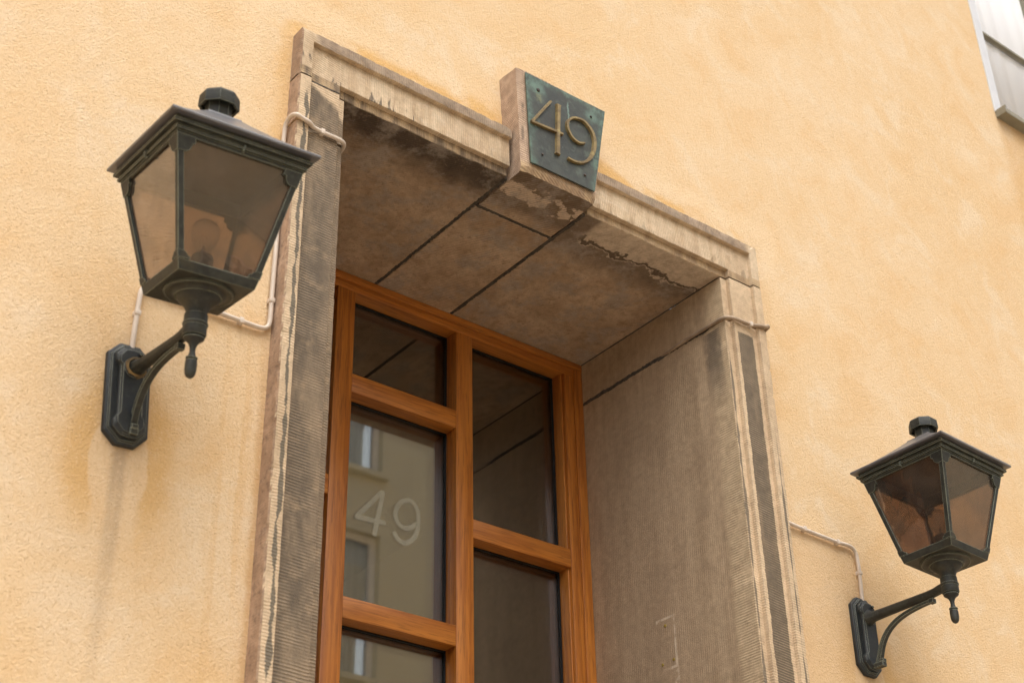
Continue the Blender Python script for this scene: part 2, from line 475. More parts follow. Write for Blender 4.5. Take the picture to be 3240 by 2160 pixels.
    speck = m.voro(55).sm(0.10, 0.03) * m.noise(8, 2, w=9).sm(0.55, 0.62)
    c = m.mix(speck * 0.5, c, (0.36, 0.20, 0.09))
    m.base(c)
    h = grain * 0.8 + grain2 * 0.8 + n3 * 0.7 + pit.mn(0.3) * 1.2
    m.bump(h, 0.0026)
    return m.mat


def mat_wood(name, axis):
    m = Mat(name, rough=0.4, spec=0.5)
    x, y, z = m.x, m.y, m.z
    oi = m.nt.nodes.new('ShaderNodeObjectInfo')
    rnd = S(m, oi.outputs['Random']) * 30.0
    a, b = (z, x) if axis == 'v' else (x, z)
    gv = m.vec(a * 3.0 + rnd, b * 75.0, y * 75.0)
    ring = m.noise(1, 4, 0.6, vec=gv, dist=0.35)
    gv2 = m.vec(a * 14.0 + rnd, b * 260.0, y * 260.0)
    pore = m.noise(1, 3, 0.6, vec=gv2, w=2)
    broad = m.noise(1, 3, 0.5, vec=m.vec(a * 1.4 + rnd, b * 12.0, y * 12.0), w=4, dist=0.5)
    c = m.mix(ring.sm(0.33, 0.67), (0.51, 0.180, 0.026), (0.325, 0.098, 0.013))
    c = m.mix(broad.sm(0.42, 0.7) * 0.6, c, (0.50, 0.195, 0.038))
    c = m.mix(pore.sm(0.52, 0.66) * 0.5, c, (0.13, 0.040, 0.008))
    m.base(c)
    m.rough(ring * 0.15 + 0.33)
    m.p.inputs['Coat Weight'].default_value = 0.12
    m.p.inputs['Coat Roughness'].default_value = 0.3
    m.bump(pore * 0.6 + ring * 0.5, 0.0007)
    return m.mat


def mat_iron(name, cold=0.0):
    m = Mat(name, rough=0.55, spec=0.45)
    n = m.noise(26, 5, 0.65)
    n2 = m.noise(90, 4, 0.65, w=2)
    nx, ny, nz = m.normal()
    c = m.mix(n.sm(0.38, 0.66), (0.016, 0.017, 0.0145), (0.036, 0.038, 0.030))
    c = m.mix(n2.sm(0.52, 0.7) * 0.55, c, (0.055, 0.062, 0.046))
    c = m.mix(m.noise(12, 4, w=5).sm(0.55, 0.7) * (0.55 * (1 - cold)), c, (0.060, 0.050, 0.028))
    if cold: c = m.mix(0.6 * cold, c, (0.011, 0.015, 0.020))
    e = m.edge(0.0020, 0.006, 0.09) * m.noise(60, 3, w=8).sm(0.15, 0.45)
    c = m.mix(e * 0.9, c, (0.29, 0.315, 0.235))
    m.base(c)
    m.rough(n * 0.25 + 0.42)
    m.bump(n2 * 0.6 + n * 0.6, 0.0009)
    return m.mat


def mat_simple(name, c1, c2=None, scale=20, rough=0.6, bump=0.0, spec=0.4, metallic=0.0):
    m = Mat(name, rough=rough, spec=spec, metallic=metallic)
    n = m.noise(scale, 4, 0.6)
    m.base(m.mix(n.sm(0.35, 0.65), c1, c2 or tuple(v * 0.8 for v in c1)))
    if bump: m.bump(m.noise(scale * 4, 3, 0.6, w=3), bump)
    return m.mat


def mat_glass(name, tint, ior=1.5, boost=1.0, wavy=0.0, wscale=6.0, rough=0.0, haze=0.0, dcol=(0.17, 0.145, 0.12)):
    """thin pane: tinted see-through plus mirror reflection by Fresnel"""
    m = Mat(name)
    nt = m.nt
    nt.nodes.remove(m.p)
    out = [n for n in nt.nodes if n.type == 'OUTPUT_MATERIAL'][0]
    tr = nt.nodes.new('ShaderNodeBsdfTransparent'); tr.inputs[0].default_value = (*tint, 1)
    gl = nt.nodes.new('ShaderNodeBsdfGlossy'); gl.inputs['Roughness'].default_value = rough
    gl.inputs['Color'].default_value = (1, 1, 1, 1)
    # Schlick on both faces of the sheet
    ge = nt.nodes.new('ShaderNodeNewGeometry')
    dt = nt.nodes.new('ShaderNodeVectorMath'); dt.operation = 'DOT_PRODUCT'
    nt.links.new(ge.outputs['Incoming'], dt.inputs[0]); nt.links.new(ge.outputs['Normal'], dt.inputs[1])
    f0 = ((ior - 1) / (ior + 1)) ** 2
    fres = (1.0 - S(m, dt.outputs['Value']).abs()).pw(5.0) * (1 - f0) + f0
    if wavy:
        b = nt.nodes.new('ShaderNodeBump'); b.inputs['Distance'].default_value = wavy
        b.inputs['Strength'].default_value = 1.0
        nt.links.new(m.noise(wscale, 2, 0.5).k, b.inputs['Height'])
        nt.links.new(b.outputs[0], gl.inputs['Normal'])
    fac = (fres * boost).mn(1.0)
    mx = nt.nodes.new('ShaderNodeMixShader')
    nt.links.new(fac.k, mx.inputs[0]); nt.links.new(tr.outputs[0], mx.inputs[1]); nt.links.new(gl.outputs[0], mx.inputs[2])
    last = mx
    if haze:  # pale haze of reflected light mixed in as flat diffuse colour
        df = nt.nodes.new('ShaderNodeBsdfDiffuse'); df.inputs[0].default_value = (*dcol, 1)
        mx2 = nt.nodes.new('ShaderNodeMixShader')
        nt.links.new((m.noise(14, 4, 0.6, w=4).sm(0.3, 0.8) * haze + haze * 0.4).k, mx2.inputs[0])
        nt.links.new(mx.outputs[0], mx2.inputs[1]); nt.links.new(df.outputs[0], mx2.inputs[2])
        last = mx2
    nt.links.new(last.outputs[0], out.inputs[0])
    return m.mat


def mat_plate():
    m = Mat('patinated_copper', rough=0.5, spec=0.5)
    x, z = m.x, m.z
    n = m.noise(16, 5, 0.65)
    n2 = m.noise(60, 4, 0.65, w=2)
    c = m.mix(n.sm(0.35, 0.65), (0.024, 0.027, 0.022), (0.050, 0.057, 0.045))
    c = m.mix(n2.sm(0.55, 0.72) * 0.4, c, (0.07, 0.088, 0.07))
    c = m.mix(m.noise(9, 4, w=6).sm(0.52, 0.66) * 0.6, c, (0.030, 0.028, 0.022))
    c = m.mix(m.noise(14, 5, 0.7, w=16).sm(0.54, 0.68) * 0.45, c, (0.125, 0.165, 0.125))
    # verdigris at the rim and round the screws
    zt = (4.515 - z); le = (x - 0.684 - (4.51 - z) * 0.03); re = (0.975 - (4.516 - z) * 0.185 - x)
    rim = zt.mn(le).mn(re) + (n - 0.5) * 0.09 + (n2 - 0.5) * 0.03
    ver = rim.sm(0.028, 0.002)
    c = m.mix(ver * (n2.sm(0.35, 0.65) * 0.5 + 0.12), c, (0.14, 0.235, 0.175))
    for (sx, sz) in ((0.918, 4.468), (0.726, 4.467)):
        d = ((x - sx) * (x - sx) + (z - sz) * (z - sz)).pw(0.5) + (n - 0.5) * 0.08 + (n2 - 0.5) * 0.02
        c = m.mix(d.sm(0.034, 0.006) * 0.5, c, (0.17, 0.28, 0.215))
    dr = (x - 0.728).abs().sm(0.014, 0.004) * (z + (n - 0.5) * 0.02).band(4.425, 4.458, 0.008)
    c = m.mix(dr * n2.sm(0.35, 0.65) * 0.5, c, (0.26, 0.27, 0.12))
    vl = ((x - 0.834 - (n - 0.5) * 0.035).abs()).sm(0.0045, 0.001) * z.band(4.40, 4.475, 0.01)
    c = m.mix(vl * 0.6, c, (0.20, 0.30, 0.25))
    bs = m.voro(38).sm(0.10, 0.03) * m.noise(20, 2, w=8).sm(0.6, 0.66)
    c = m.mix(bs * 0.7, c, (0.35, 0.45, 0.40))
    m.base(c); m.rough(n * 0.3 + 0.36)
    m.bump(n2 * 0.7 + n * 0.4, 0.0008)
    return m.mat


def mat_frost():
    m = Mat('etched_lettering', rough=0.8, spec=0.2)
    n = m.noise(60, 3)
    m.base(m.mix(n.sm(0.3, 0.7), (0.60, 0.59, 0.48), (0.54, 0.53, 0.43)))
    m.p.inputs['Alpha'].default_value = 0.36
    return m.mat


M = {}
M['stucco'] = mat_stucco()
M['jambL'] = mat_jamb('tooled_sandstone_sooty', False)
M['jambR'] = mat_jamb('tooled_sandstone_reveal', True)
M['lintL'] = mat_lintel('sandstone_lintel_streaked', False)
M['lintR'] = mat_lintel('sandstone_lintel_peeling', True)
M['key'] = mat_block('sandstone_keystone', 'key')
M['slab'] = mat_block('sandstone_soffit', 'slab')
M['mortar'] = mat_simple('dark_joint_mortar', (0.095, 0.08, 0.063), (0.055, 0.046, 0.036), 60, 0.9, 0.0015)
M['woodv'] = mat_wood('oiled_oak_upright', 'v')
M['woodh'] = mat_wood('oiled_oak_cross', 'h')
M['gasket'] = mat_simple('black_rubber', (0.008, 0.008, 0.008), None, 30, 0.6)
M['iron'] = mat_iron('patinated_cast_iron')
M['ironc'] = mat_iron('patinated_cast_iron_blue', 1.0)
M['roof'] = mat_simple('dull_sheet_metal', (0.115, 0.112, 0.118), (0.090, 0.088, 0.094), 9, 0.38, 0.0004, 0.9)
M['smoke'] = mat_glass('smoked_acrylic', (0.77, 0.68, 0.61), 1.5, 2.4, 0.0022, 8.0, 0.012, 0.21)
M['bulbg'] = mat_glass('clear_bulb_glass', (0.92, 0.90, 0.87), 1.5, 2.2, haze=0.22, dcol=(0.62, 0.60, 0.56))
M['holder'] = mat_simple('brown_bakelite', (0.05, 0.032, 0.022), None, 30, 0.45)
M['fil'] = mat_simple('filament_wire', (0.25, 0.2, 0.15), None, 30, 0.4, metallic=1.0)
M['pane'] = mat_glass('door_glass', (0.80, 0.80, 0.76), 1.62, 2.5)
M['frost'] = mat_frost()
M['cablew'] = mat_simple('off_white_cable', (0.66, 0.56, 0.46), (0.58, 0.48, 0.385), 18, 0.5)
M['cableg'] = mat_simple('dark_beige_cable', (0.40, 0.30, 0.21), (0.27, 0.195, 0.13), 22, 0.6)  # darker beige for the run in the reveal and round the jamb
M['plate'] = mat_plate()


def mat_brass():
    m = Mat('tarnished_brass', rough=0.45, spec=0.5, metallic=0.35)
    n = m.noise(30, 4, 0.6); n2 = m.noise(120, 3, 0.6, w=3)
    c = m.mix(n.sm(0.35, 0.65), (0.29, 0.21, 0.085), (0.18, 0.125, 0.055))
    c = m.mix(n2.sm(0.56, 0.7) * 0.7, c, (0.07, 0.05, 0.03))
    c = m.mix(m.noise(45, 3, w=6).sm(0.58, 0.7) * 0.6, c, (0.42, 0.33, 0.13))
    m.base(c); m.bump(n2, 0.0006)
    return m.mat


M['brass'] = mat_brass()
M['screw'] = mat_simple('rusty_screw', (0.06, 0.042, 0.03), (0.03, 0.025, 0.02), 200, 0.55)
M['olive'] = mat_simple('olive_grey_paint', (0.27, 0.25, 0.185), (0.23, 0.21, 0.155), 12, 0.6, 0.0004)
M['whitep'] = mat_simple('grey_white_paint', (0.62, 0.63, 0.65), (0.57, 0.58, 0.60), 8, 0.55, 0.0003)
M['curtain'] = mat_simple('white_curtain', (0.93, 0.93, 0.93), (0.90, 0.90, 0.91), 5, 0.9)
M['wpane'] = mat_glass('window_glass', (0.995, 0.995, 0.995), 1.5, 0.4)
M['facade'] = mat_simple('sage_render', (0.80, 0.77, 0.62), (0.76, 0.73, 0.585), 1.2, 0.9, 0.002)
M['darkroom'] = mat_simple('unlit_hall_tone', (0.045, 0.038, 0.032), (0.035, 0.03, 0.026), 3, 0.9)
M['street'] = mat_simple('granite_setts', (0.47, 0.41, 0.335), (0.41, 0.355, 0.285), 3, 0.9, 0.004)
M['plug'] = mat_simple('yellow_wall_plug', (0.45, 0.33, 0.03), (0.3, 0.22, 0.04), 80, 0.6)


# ------------------------------------------------------------------ mesh helpers
class MB:
    def __init__(s): s.v, s.f = [], []
    def add(s, vs, fs):
        o = len(s.v); s.v += [tuple(v) for v in vs]; s.f += [tuple(i + o for i in f) for f in fs]; return s
    def box(s, x0, x1, y0, y1, z0, z1):
        vs = [(x, y, z) for x in (x0, x1) for y in (y0, y1) for z in (z0, z1)]
        return s.add(vs, [(0, 1, 3, 2), (4, 6, 7, 5), (0, 4, 5, 1), (2, 3, 7, 6), (0, 2, 6, 4), (1, 5, 7, 3)])
    def rings(s, rings, close=True, cap0=True, cap1=True):
        n = len(rings[0]); o = len(s.v)
        for r in rings: s.v += [tuple(p) for p in r]
        for i in range(len(rings) - 1):
            for j in range(n if close else n - 1):
                k = (j + 1) % n
                s.f.append((o + i * n + j, o + i * n + k, o + (i + 1) * n + k, o + (i + 1) * n + j))
        if cap0: s.f.append(tuple(o + j for j in range(n))[::-1])
        if cap1: s.f.append(tuple(o + (len(rings) - 1) * n + j for j in range(n)))
        return s
    def lathe(s, prof, n=32, c=(0, 0, 0), rot=0.0):
        rr = []
        for r, z in prof:
            rr.append([(c[0] + r * math.cos(rot + 2 * math.pi * j / n), c[1] + r * math.sin(rot + 2 * math.pi * j / n), c[2] + z) for j in range(n)])
        return s.rings(rr)
    def square(s, prof, c=(0, 0, 0), cap0=True, cap1=True):
        rr = [[(-h, -h, z), (h, -h, z), (h, h, z), (-h, h, z)] for h, z in prof]
        return s.rings(rr, True, cap0, cap1)
    def tube(s, pts, r, n=12, cap=True):
        pts = [Vector(p) for p in pts]
        rr = []
        up = None
        for i, p in enumerate(pts):
            d = (pts[min(i + 1, len(pts) - 1)] - pts[max(i - 1, 0)]).normalized()
            if up is None:
                up = d.orthogonal().normalized()
            up = (up - d * up.dot(d)).normalized()
            b = d.cross(up)
            rad = r[i] if isinstance(r, (list, tuple)) else r
            rr.append([p + (up * math.cos(2 * math.pi * j / n) + b * math.sin(2 * math.pi * j / n)) * rad for j in range(n)])
        return s.rings(rr, True, cap, cap)
    def build(s, name, mat, parent=None, bevel=0.0, smooth=35, segs=1, clean=False):
        bm = bmesh.new()
        vs = [bm.verts.new(v) for v in s.v]
        for f in s.f:
            try: bm.faces.new([vs[i] for i in f])
            except ValueError: pass
        if clean:
            bmesh.ops.remove_doubles(bm, verts=bm.verts, dist=1e-5)
            bmesh.ops.dissolve_degenerate(bm, edges=bm.edges, dist=1e-6)
        bmesh.ops.recalc_face_normals(bm, faces=bm.faces)
        if bevel:
            ed = [e for e in bm.edges if len(e.link_faces) == 2 and e.calc_face_angle(0) > 0.5]
            bmesh.ops.bevel(bm, geom=ed, offset=bevel, segments=segs, affect='EDGES', profile=0.5)
        me = bpy.data.meshes.new(name)
        bm.to_mesh(me); bm.free()
        me.materials.append(mat)
        if smooth:
            me.polygons.foreach_set('use_smooth', [True] * len(me.polygons))
            me.set_sharp_from_angle(angle=R(smooth))
        o = bpy.data.objects.new(name, me)
        COL.objects.link(o)
        if parent is not None: attach(o, parent)
        return o


def attach(o, parent):
    o.parent = parent
    root = parent
    while root.parent is not None: root = root.parent
    # meshes are written in place; keep them there under a root that sits at the thing's base
    o.matrix_parent_inverse = (Matrix.Translation(-Vector(root.location)) if parent is root else Matrix.Identity(4))


def empty(name, loc, label, cat, group=None):
    o = bpy.data.objects.new(name, None)
    o.empty_display_size = 0.1
    COL.objects.link(o)
    o.location = loc
    tag(o, label, cat, group)
    return o


def tag(o, label, cat, group=None):
    o['label'] = label; o['category'] = cat
    if group: o['group'] = group


def struct(o):
    o['kind'] = 'structure'; return o


def nz(a, b=0.0, c=0.0): return mnoise.noise(Vector((a, b, c)))


def spline(pts, n=8):
    """Catmull-Rom through points of any dimension"""
    out = []
    P = [Vector(p) for p in pts]
    for i in range(len(P) - 1):
        p0 = P[max(i - 1, 0)]; p1 = P[i]; p2 = P[i + 1]; p3 = P[min(i + 2, len(P) - 1)]
        for k in range(n):
            t = k / n
            out.append(0.5 * ((2 * p1) + (p2 - p0) * t + (2 * p0 - 5 * p1 + 4 * p2 - p3) * t * t + (3 * p1 - p0 - 3 * p2 + p3) * t ** 3))
    out.append(P[-1])
    return out


# ------------------------------------------------------------------ ground and street
g = MB().add([(-60, -60, 0), (60, -60, 0), (60, 0.9, 0), (-60, 0.9, 0)], [(0, 1, 2, 3)]).build('street', M['street'], smooth=0)
struct(g)

# ------------------------------------------------------------------ plaster wall with its openings
WX0, WX1, WZ0, WZ1 = 3.30, 4.40, 5.735, 7.55       # upper window opening
xs = [-14, 0.012, W_ - 0.012, WX0, WX1, 16]
zs = [0, T - 0.012, WZ0, WZ1, 13]
mb = MB()
for i in range(5):
    for j in range(4):
        if i == 1 and j == 0: continue
        if i == 3 and j == 2: continue
        a, b, c, d = xs[i], xs[i + 1], zs[j], zs[j + 1]
        mb.add([(a, 0, c), (b, 0, c), (b, 0, d), (a, 0, d)], [(0, 1, 2, 3)])
# returns of the two openings and the back of the wall
for (a, b, c, d) in ((0.012, W_ - 0.012, 0, T - 0.012), (WX0, WX1, WZ0, WZ1)):
    mb.add([(a, 0, c), (a, 0.3, c), (a, 0.3, d), (a, 0, d)], [(0, 1, 2, 3)])
    mb.add([(b, 0, c), (b, 0, d), (b, 0.3, d), (b, 0.3, c)], [(0, 1, 2, 3)])
    mb.add([(a, 0, d), (a, 0.3, d), (b, 0.3, d), (b, 0, d)], [(0, 1, 2, 3)])
    mb.add([(a, 0, c), (b, 0, c), (b, 0.3, c), (a, 0.3, c)], [(0, 1, 2, 3)])
wall = mb.build('plaster_wall', M['stucco'], smooth=0, clean=True)
tag(wall, 'rough ochre plaster house wall with orange stains around the stone doorway', 'wall')

# hall behind the door, its darkness put into the wall colour
h0, h1 = 0.70, 5.0
mb = MB()
X0, X1, Z1 = -0.6, 2.2, 4.5
mb.add([(X0, h0, 0.002), (X1, h0, 0.002), (X1, h1, 0.002), (X0, h1, 0.002), (X0, h0, Z1), (X1, h0, Z1), (X1, h1, Z1), (X0, h1, Z1)],
       [(0, 1, 2, 3), (4, 7, 6, 5), (0, 3, 7, 4), (1, 5, 6, 2), (3, 2, 6, 7)])
a, b, d = OP - 0.02, W_ - OP + 0.02, ZS + 0.02
mb.add([(X0, h0, 0), (a, h0, 0), (a, h0, d), (X0, h0, d)], [(0, 1, 2, 3)])
mb.add([(b, h0, 0), (X1, h0, 0), (X1, h0, d), (b, h0, d)], [(0, 1, 2, 3)])
mb.add([(X0, h0, d), (X1, h0, d), (X1, h0, Z1), (X0, h0, Z1)], [(0, 1, 2, 3)])
struct(mb.build('hall_interior', M['darkroom'], smooth=0))

# ------------------------------------------------------------------ stone door surround
sur = empty('door_surround', (W_ / 2, 0, 0), 'weathered tooled sandstone door surround with keystone and deep reveal', 'door surround')

# profile: (kind, jamb offset, lintel offset, y, chip)
PROF = [
    (0.0, 0.0, 0.06, 0.0), (0.0, 0.0, -A_ + 0.014, 0.0015), (0.0005, 0.0005, -A_ + 0.0035, 0.006), (0.0035, 0.0035, -A_, 0.004), (0.016, 0.016, -A_, 0.0004),
    (WF - 0.0015, WF - 0.0015, -A_, 0.0014), (WF, WF, -A_ + 0.0015, 0.0014), (WF, WF, -B_, 0.0),
    (WF + WFJ * 0.5, WF + WFL * 0.5, -B_, 0.0003),
    (WF + WFJ - 0.0015, WF + WFL - 0.0015, -B_, 0.0016), (WF + WFJ, WF + WFL, -B_ + 0.0015, 0.0016), (WF + WFJ, WF + WFL, -C_, 0.0),
    (OP - 0.002, OPL - 0.002, -C_, 0.002), (OP, OPL, -C_ + 0.002, 0.002), (OP, OPL, 0.055, 0.0002), (OP, OPL, 0.30, 0.0), (OP, OPL, 0.69, 0.0)]


def chip(s, i, seed):
    a = PROF[i][3]
    if a == 0: return 0.0
    v = nz(s * 21 + seed * 7.3, i * 3.1, seed) * 0.6 + nz(s * 67 + seed, i * 1.7, 4.2) * 0.55 + nz(s * 170, i, 9.0) * 0.25
    v = max(0.0, v - 0.10) * 2.2 + abs(nz(s * 120 + 5, i * 2.3, seed)) * 0.16
    return min(v, 1.3) * a


def prof_pt(i, s, seed, lint):
    uj, ul, y, _ = PROF[i]
    c = chip(s, i, seed)
    u = (ul if lint else uj)
    # chips eat into the arris: back towards the wall and, at outer arrises, inwards
    u2 = u + (c * 0.8 if i <= 4 else -c * 0.7 if i in (5, 6, 9, 10, 12, 13) else 0.0)
    y2 = y + c * (1.0 if i in (2, 3, 4, 5, 8, 9, 12) else 0.4)
    return u2, y2


def jamb(name, z0, z1, mirror, mat, seed, step=0.008):
    n = max(2, int((z1 - z0) / step))
    rings = []
    for k in range(n + 1):
        z = z0 + (z1 - z0) * k / n
        ring = []
        for i in range(len(PROF)):
            u, y = prof_pt(i, z, seed, False)
            ring.append((W_ - u if mirror else u, y, z))
        ring.append((W_ + 0.0 - 0.1 if mirror else 0.1, 0.69, z) if False else ((W_ if mirror else 0.0), 0.69, z))
        rings.append(ring)
    # ragged bed edges
    for r, s in ((rings[0], 1), (rings[-1], -1)):
        for j, p in enumerate(r[:-1]):
            r[j] = (p[0], p[1], p[2] + s * (0.0012 + 0.0022 * abs(nz(p[0] * 60, p[1] * 60, seed))))
    return MB().rings(rings).build(name, mat, sur, smooth=28)


for mir, mat, sd in ((False, M['jambL'], 1.0), (True, M['jambR'], 2.0)):
    jamb('jamb', 0.0, 4.0225, mir, mat, sd)
    jamb('bed_course', 4.0275, 4.1705, mir, mat, sd + 5)


def lintel(name, xin, mirror, mat, seed):
    N = len(PROF)
    rings = []
    n = 80
    for k in range(n):                                   # from the keystone to the mitre
        t = k / (n - 1)
        ring = []
        for i in range(N):
            uj = PROF[i][0]
            x = xin + (uj - xin) * t
            u, y = prof_pt(i, x * 1.0 + 11, seed, True)
            ring.append((W_ - x if mirror else x, y, T - u))
        rings.append(ring)
    zend = ZS + 0.0012
    mbx = MB().rings(rings, close=False, cap0=False, cap1=False)
    m2 = 16
    rings = []
    top = 14                                             # without the soffit
    for k in range(m2 + 1):
        t = k / m2
        ring = []
        for i in range(top):
            zm = T - PROF[i][1]
            if k == 0:
                x = PROF[i][0]
                u, y = prof_pt(i, x * 1.0 + 11, seed, True)
                ring.append((W_ - x if mirror else x, y, T - u))
            else:
                z = zm + (min(zend, zm) - zm) * t
                u, y = prof_pt(i, z, seed + 5, False)
                ring.append((W_ - u if mirror else u, y, z))
        rings.append(ring)
    mbx.rings(rings, close=False, cap0=False, cap1=False)
    # end face at the keystone and the bed face, simple plates set a touch back
    xe = xin - 0.001
    e = [(W_ - xe if mirror else xe, y, z) for y, z in ((0.69, ZS), (-C_ + 0.003, ZS), (-C_ + 0.001, ZS + 0.003), (-C_ + 0.001, T - 0.06), (0.69, T - 0.06))]
    mbx.add(e, [tuple(range(5))])
    return mbx.build(name, mat, sur, smooth=28, clean=True)


lintel('lintel_block', J1 - 0.004, False, M['lintL'], 3.0)
lintel('lintel_block', W_ - J2 - 0.004, True, M['lintR'], 4.0)

# keystone: hewn wedge, slightly out of true
zk = ZS - 0.0015
kzt = 4.524
NZ, NY = 22, 12
mb = MB()
YF, YB = -0.0746, 0.121
def key_side(left, y, z):
    t = (z - zk) / (kzt - zk)
    f = (y - YF) / (0.0 - YF)
    f = max(0.0, min(1.0, f))
    if left: return (0.669 - 0.008 * t) * (1 - f) + (0.672 - 0.017 * t) * f
    return (0.924 + 0.059 * t) * (1 - f) + (0.926 + 0.05 * t) * f
def jit(a, b, c, s): return (nz(a * 45, b * 45, c * 45) * 0.7 + nz(a * 140, b * 140, c * 140) * 0.5) * s
rings = []
for k in range(NZ + 1):
    z = zk + (kzt - zk) * k / NZ
    ch = 0.006 + 0.004 * max(0, nz(z * 40, 2.2))
    pts = []
    for j in range(NY + 1):
        y = YB + (YF + ch - YB) * j / NY
        pts.append((key_side(True, y, z), y))
    for j in range(1, 15):
        f = j / 15
        xl = key_side(True, YF, z) + ch; xr_ = key_side(False, YF, z) - ch * 0.6
        pts.append((xl + (xr_ - xl) * f, YF))
    for j in range(NY + 1):
        y = YF + ch * 0.6 + (YB - YF - ch * 0.6) * j / NY
        pts.append((key_side(False, y, z), y))
    ring = []
    for (x, y) in pts:
        s = 0.0022
        yy = y
        if k == 0 and y < -0.06: yy = y + 0.006
        ring.append((x + jit(x, y, z, s), yy + jit(y + 3, z, x, s), z + (jit(z, x + 5, y, 0.002) if k in (0, NZ) else 0)))
    rings.append(ring)
mb.rings(rings)
mb.build('keystone', M['key'], sur, smooth=14)

# middle soffit slab behind the keystone
MB().box(J1 + 0.005, J2 - 0.005, 0.132, 0.69, ZS - 0.001, ZS + 0.12).build('soffit_slab', M['slab'], sur, bevel=0.003)


def ribbon(name, p0, p1, nrm, w, lift, seed, mat=None):
    """ragged strip of old pointing lying in a joint"""
    p0, p1, nrm = Vector(p0), Vector(p1), Vector(nrm)
    d = (p1 - p0); L = d.length; d.normalize(); sd = d.cross(nrm).normalized()
    n = int(L / 0.006) + 2
    rings = []
    for k in range(n):
        s = L * k / (n - 1)
        c = p0 + d * s
        wa = w * (0.46 + 0.34 * nz(s * 22, seed) + 0.40 * nz(s * 110, seed + 4))
        wb = w * (0.46 + 0.34 * nz(s * 22, seed + 9) + 0.40 * nz(s * 110, seed + 14))
        h = lift * (0.8 + 0.9 * nz(s * 50, seed + 20))
        rings.append([c - sd * wa - nrm * 0.006, c - sd * wa * 0.9 + nrm * h * 0.4, c + nrm * h, c + sd * wb * 0.9 + nrm * h * 0.4, c + sd * wb - nrm * 0.006])
    return MB().rings(rings).build(name, mat or M['mortar'], sur, smooth=40)


ribbon('mortar_joint', (J1, -0.012, ZS), (J1, 0.612, ZS), (0, 0, -1), 0.0125, 0.0014, 1)
ribbon('mortar_joint', (J2, -0.012, ZS), (J2, 0.612, ZS), (0, 0, -1), 0.0125, 0.0014, 2)
ribbon('mortar_joint', (J1 + 0.006, 0.127, ZS), (J2 - 0.006, 0.127, ZS), (0, 0, -1), 0.0125, 0.0012, 3)
ribbon('mortar_joint', (W_ - OP - 0.001, -0.01, ZS), (W_ - OP - 0.001, 0.612, ZS), (-0.7, 0, -0.7), 0.010, 0.0008, 4)
ribbon('mortar_joint', (W_ - OP, 0.045, 4.025), (W_ - OP, 0.612, 4.027), (-1, 0, 0), 0.015, 0.0012, 5)
ribbon('mortar_joint', (WF + 0.004, -B_, 4.172), (OP - WB - 0.003, -B_, 4.173), (0, -1, 0), 0.0035, 0.0002, 6)
for (py, pz) in ((0.318, 3.194), (0.295, 3.090), (0.339, 3.087)):
    q = MB().lathe([(0.0, -0.004), (0.0042, -0.003), (0.0042, 0.0012), (0.0022, 0.0016), (0.0018, -0.001), (0.0, -0.001)], 12)
    q.v = [(W_ - OP - v[2], py + v[0], pz + v[1]) for v in q.v]
    q.build('wall_plug', M['plug'], sur)

# ------------------------------------------------------------------ house number plate on the keystone
yp = -0.0765
pl = empty('number_plate', (0.82, yp, 4.20), 'green patinated copper house number plate on the keystone with raised brass digits', 'number plate')
corners = [(0.683, 4.511), (0.975, 4.516), (0.917, 4.202), (0.693, 4.199)]
mb = MB()
fr = [(x, -0.0835, z) for x, z in corners]; bk = [(x, -0.0785, z) for x, z in corners]
mb.add(fr + bk, [(0, 1, 2, 3), (7, 6, 5, 4), (0, 4, 5, 1), (1, 5, 6, 2), (2, 6, 7, 3), (3, 7, 4, 0)])
mb.build('plate', M['plate'], pl, bevel=0.0008)


def stroke(mb, pts, widths, y0, y1, chamfer=0.25):
    """flat-bottomed stroke with sloping flanks, laid in the xz plane"""
    n = len(pts); rings = []
    P = [Vector((p[0], p[1])) for p in pts]
    for i in range(n):
        d = (P[min(i + 1, n - 1)] - P[max(i - 1, 0)]).normalized()
        nn = Vector((-d.y, d.x))
        w = widths[i] if isinstance(widths, (list, tuple)) else widths
        a, b = P[i] + nn * w / 2, P[i] - nn * w / 2
        c, e = P[i] + nn * w / 2 * (1 - chamfer), P[i] - nn * w / 2 * (1 - chamfer)
        rings.append([(a.x, y0, a.y), (c.x, y1, c.y), (e.x, y1, e.y), (b.x, y0, b.y)])
    mb.rings(rings)


mb = MB()
stroke(mb, [(0.767, 4.444), (0.696, 4.3365)], 0.0085, -0.0833, -0.0910)
stroke(mb, [(0.694, 4.3375), (0.806, 4.3465)], 0.0090, -0.0833, -0.0906)
stroke(mb, [(0.7945, 4.445), (0.7938, 4.436), (0.789, 4.36), (0.7845, 4.274), (0.784, 4.266)], [0.019, 0.0145, 0.0135, 0.0135, 0.018], -0.0833, -0.0918)
mb.build('digit_four', M['brass'], pl, smooth=30)
NINE = [(0.885, 4.353), (0.862, 4.344), (0.841, 4.351), (0.829, 4.367), (0.824, 4.383), (0.826, 4.401), (0.836, 4.416), (0.85, 4.427), (0.871, 4.433), (0.889, 4.432),
        (0.907, 4.419), (0.919, 4.401), (0.923, 4.374), (0.918, 4.343), (0.906, 4.314), (0.89, 4.293), (0.869, 4.277), (0.847, 4.27), (0.833, 4.269), (0.82, 4.270)]
sp = spline([(x, z, 0) for x, z in NINE], 4)
n = len(sp)
mb = MB()
stroke(mb, [(p.x, p.y) for p in sp], [0.0068 + 0.0068 * math.exp(-((i / n - 0.62) / 0.17) ** 2) + 0.003 * math.exp(-((i / n - 0.22) / 0.1) ** 2) for i in range(n)], -0.0833, -0.0912)
mb.build('digit_nine', M['brass'], pl, smooth=30)
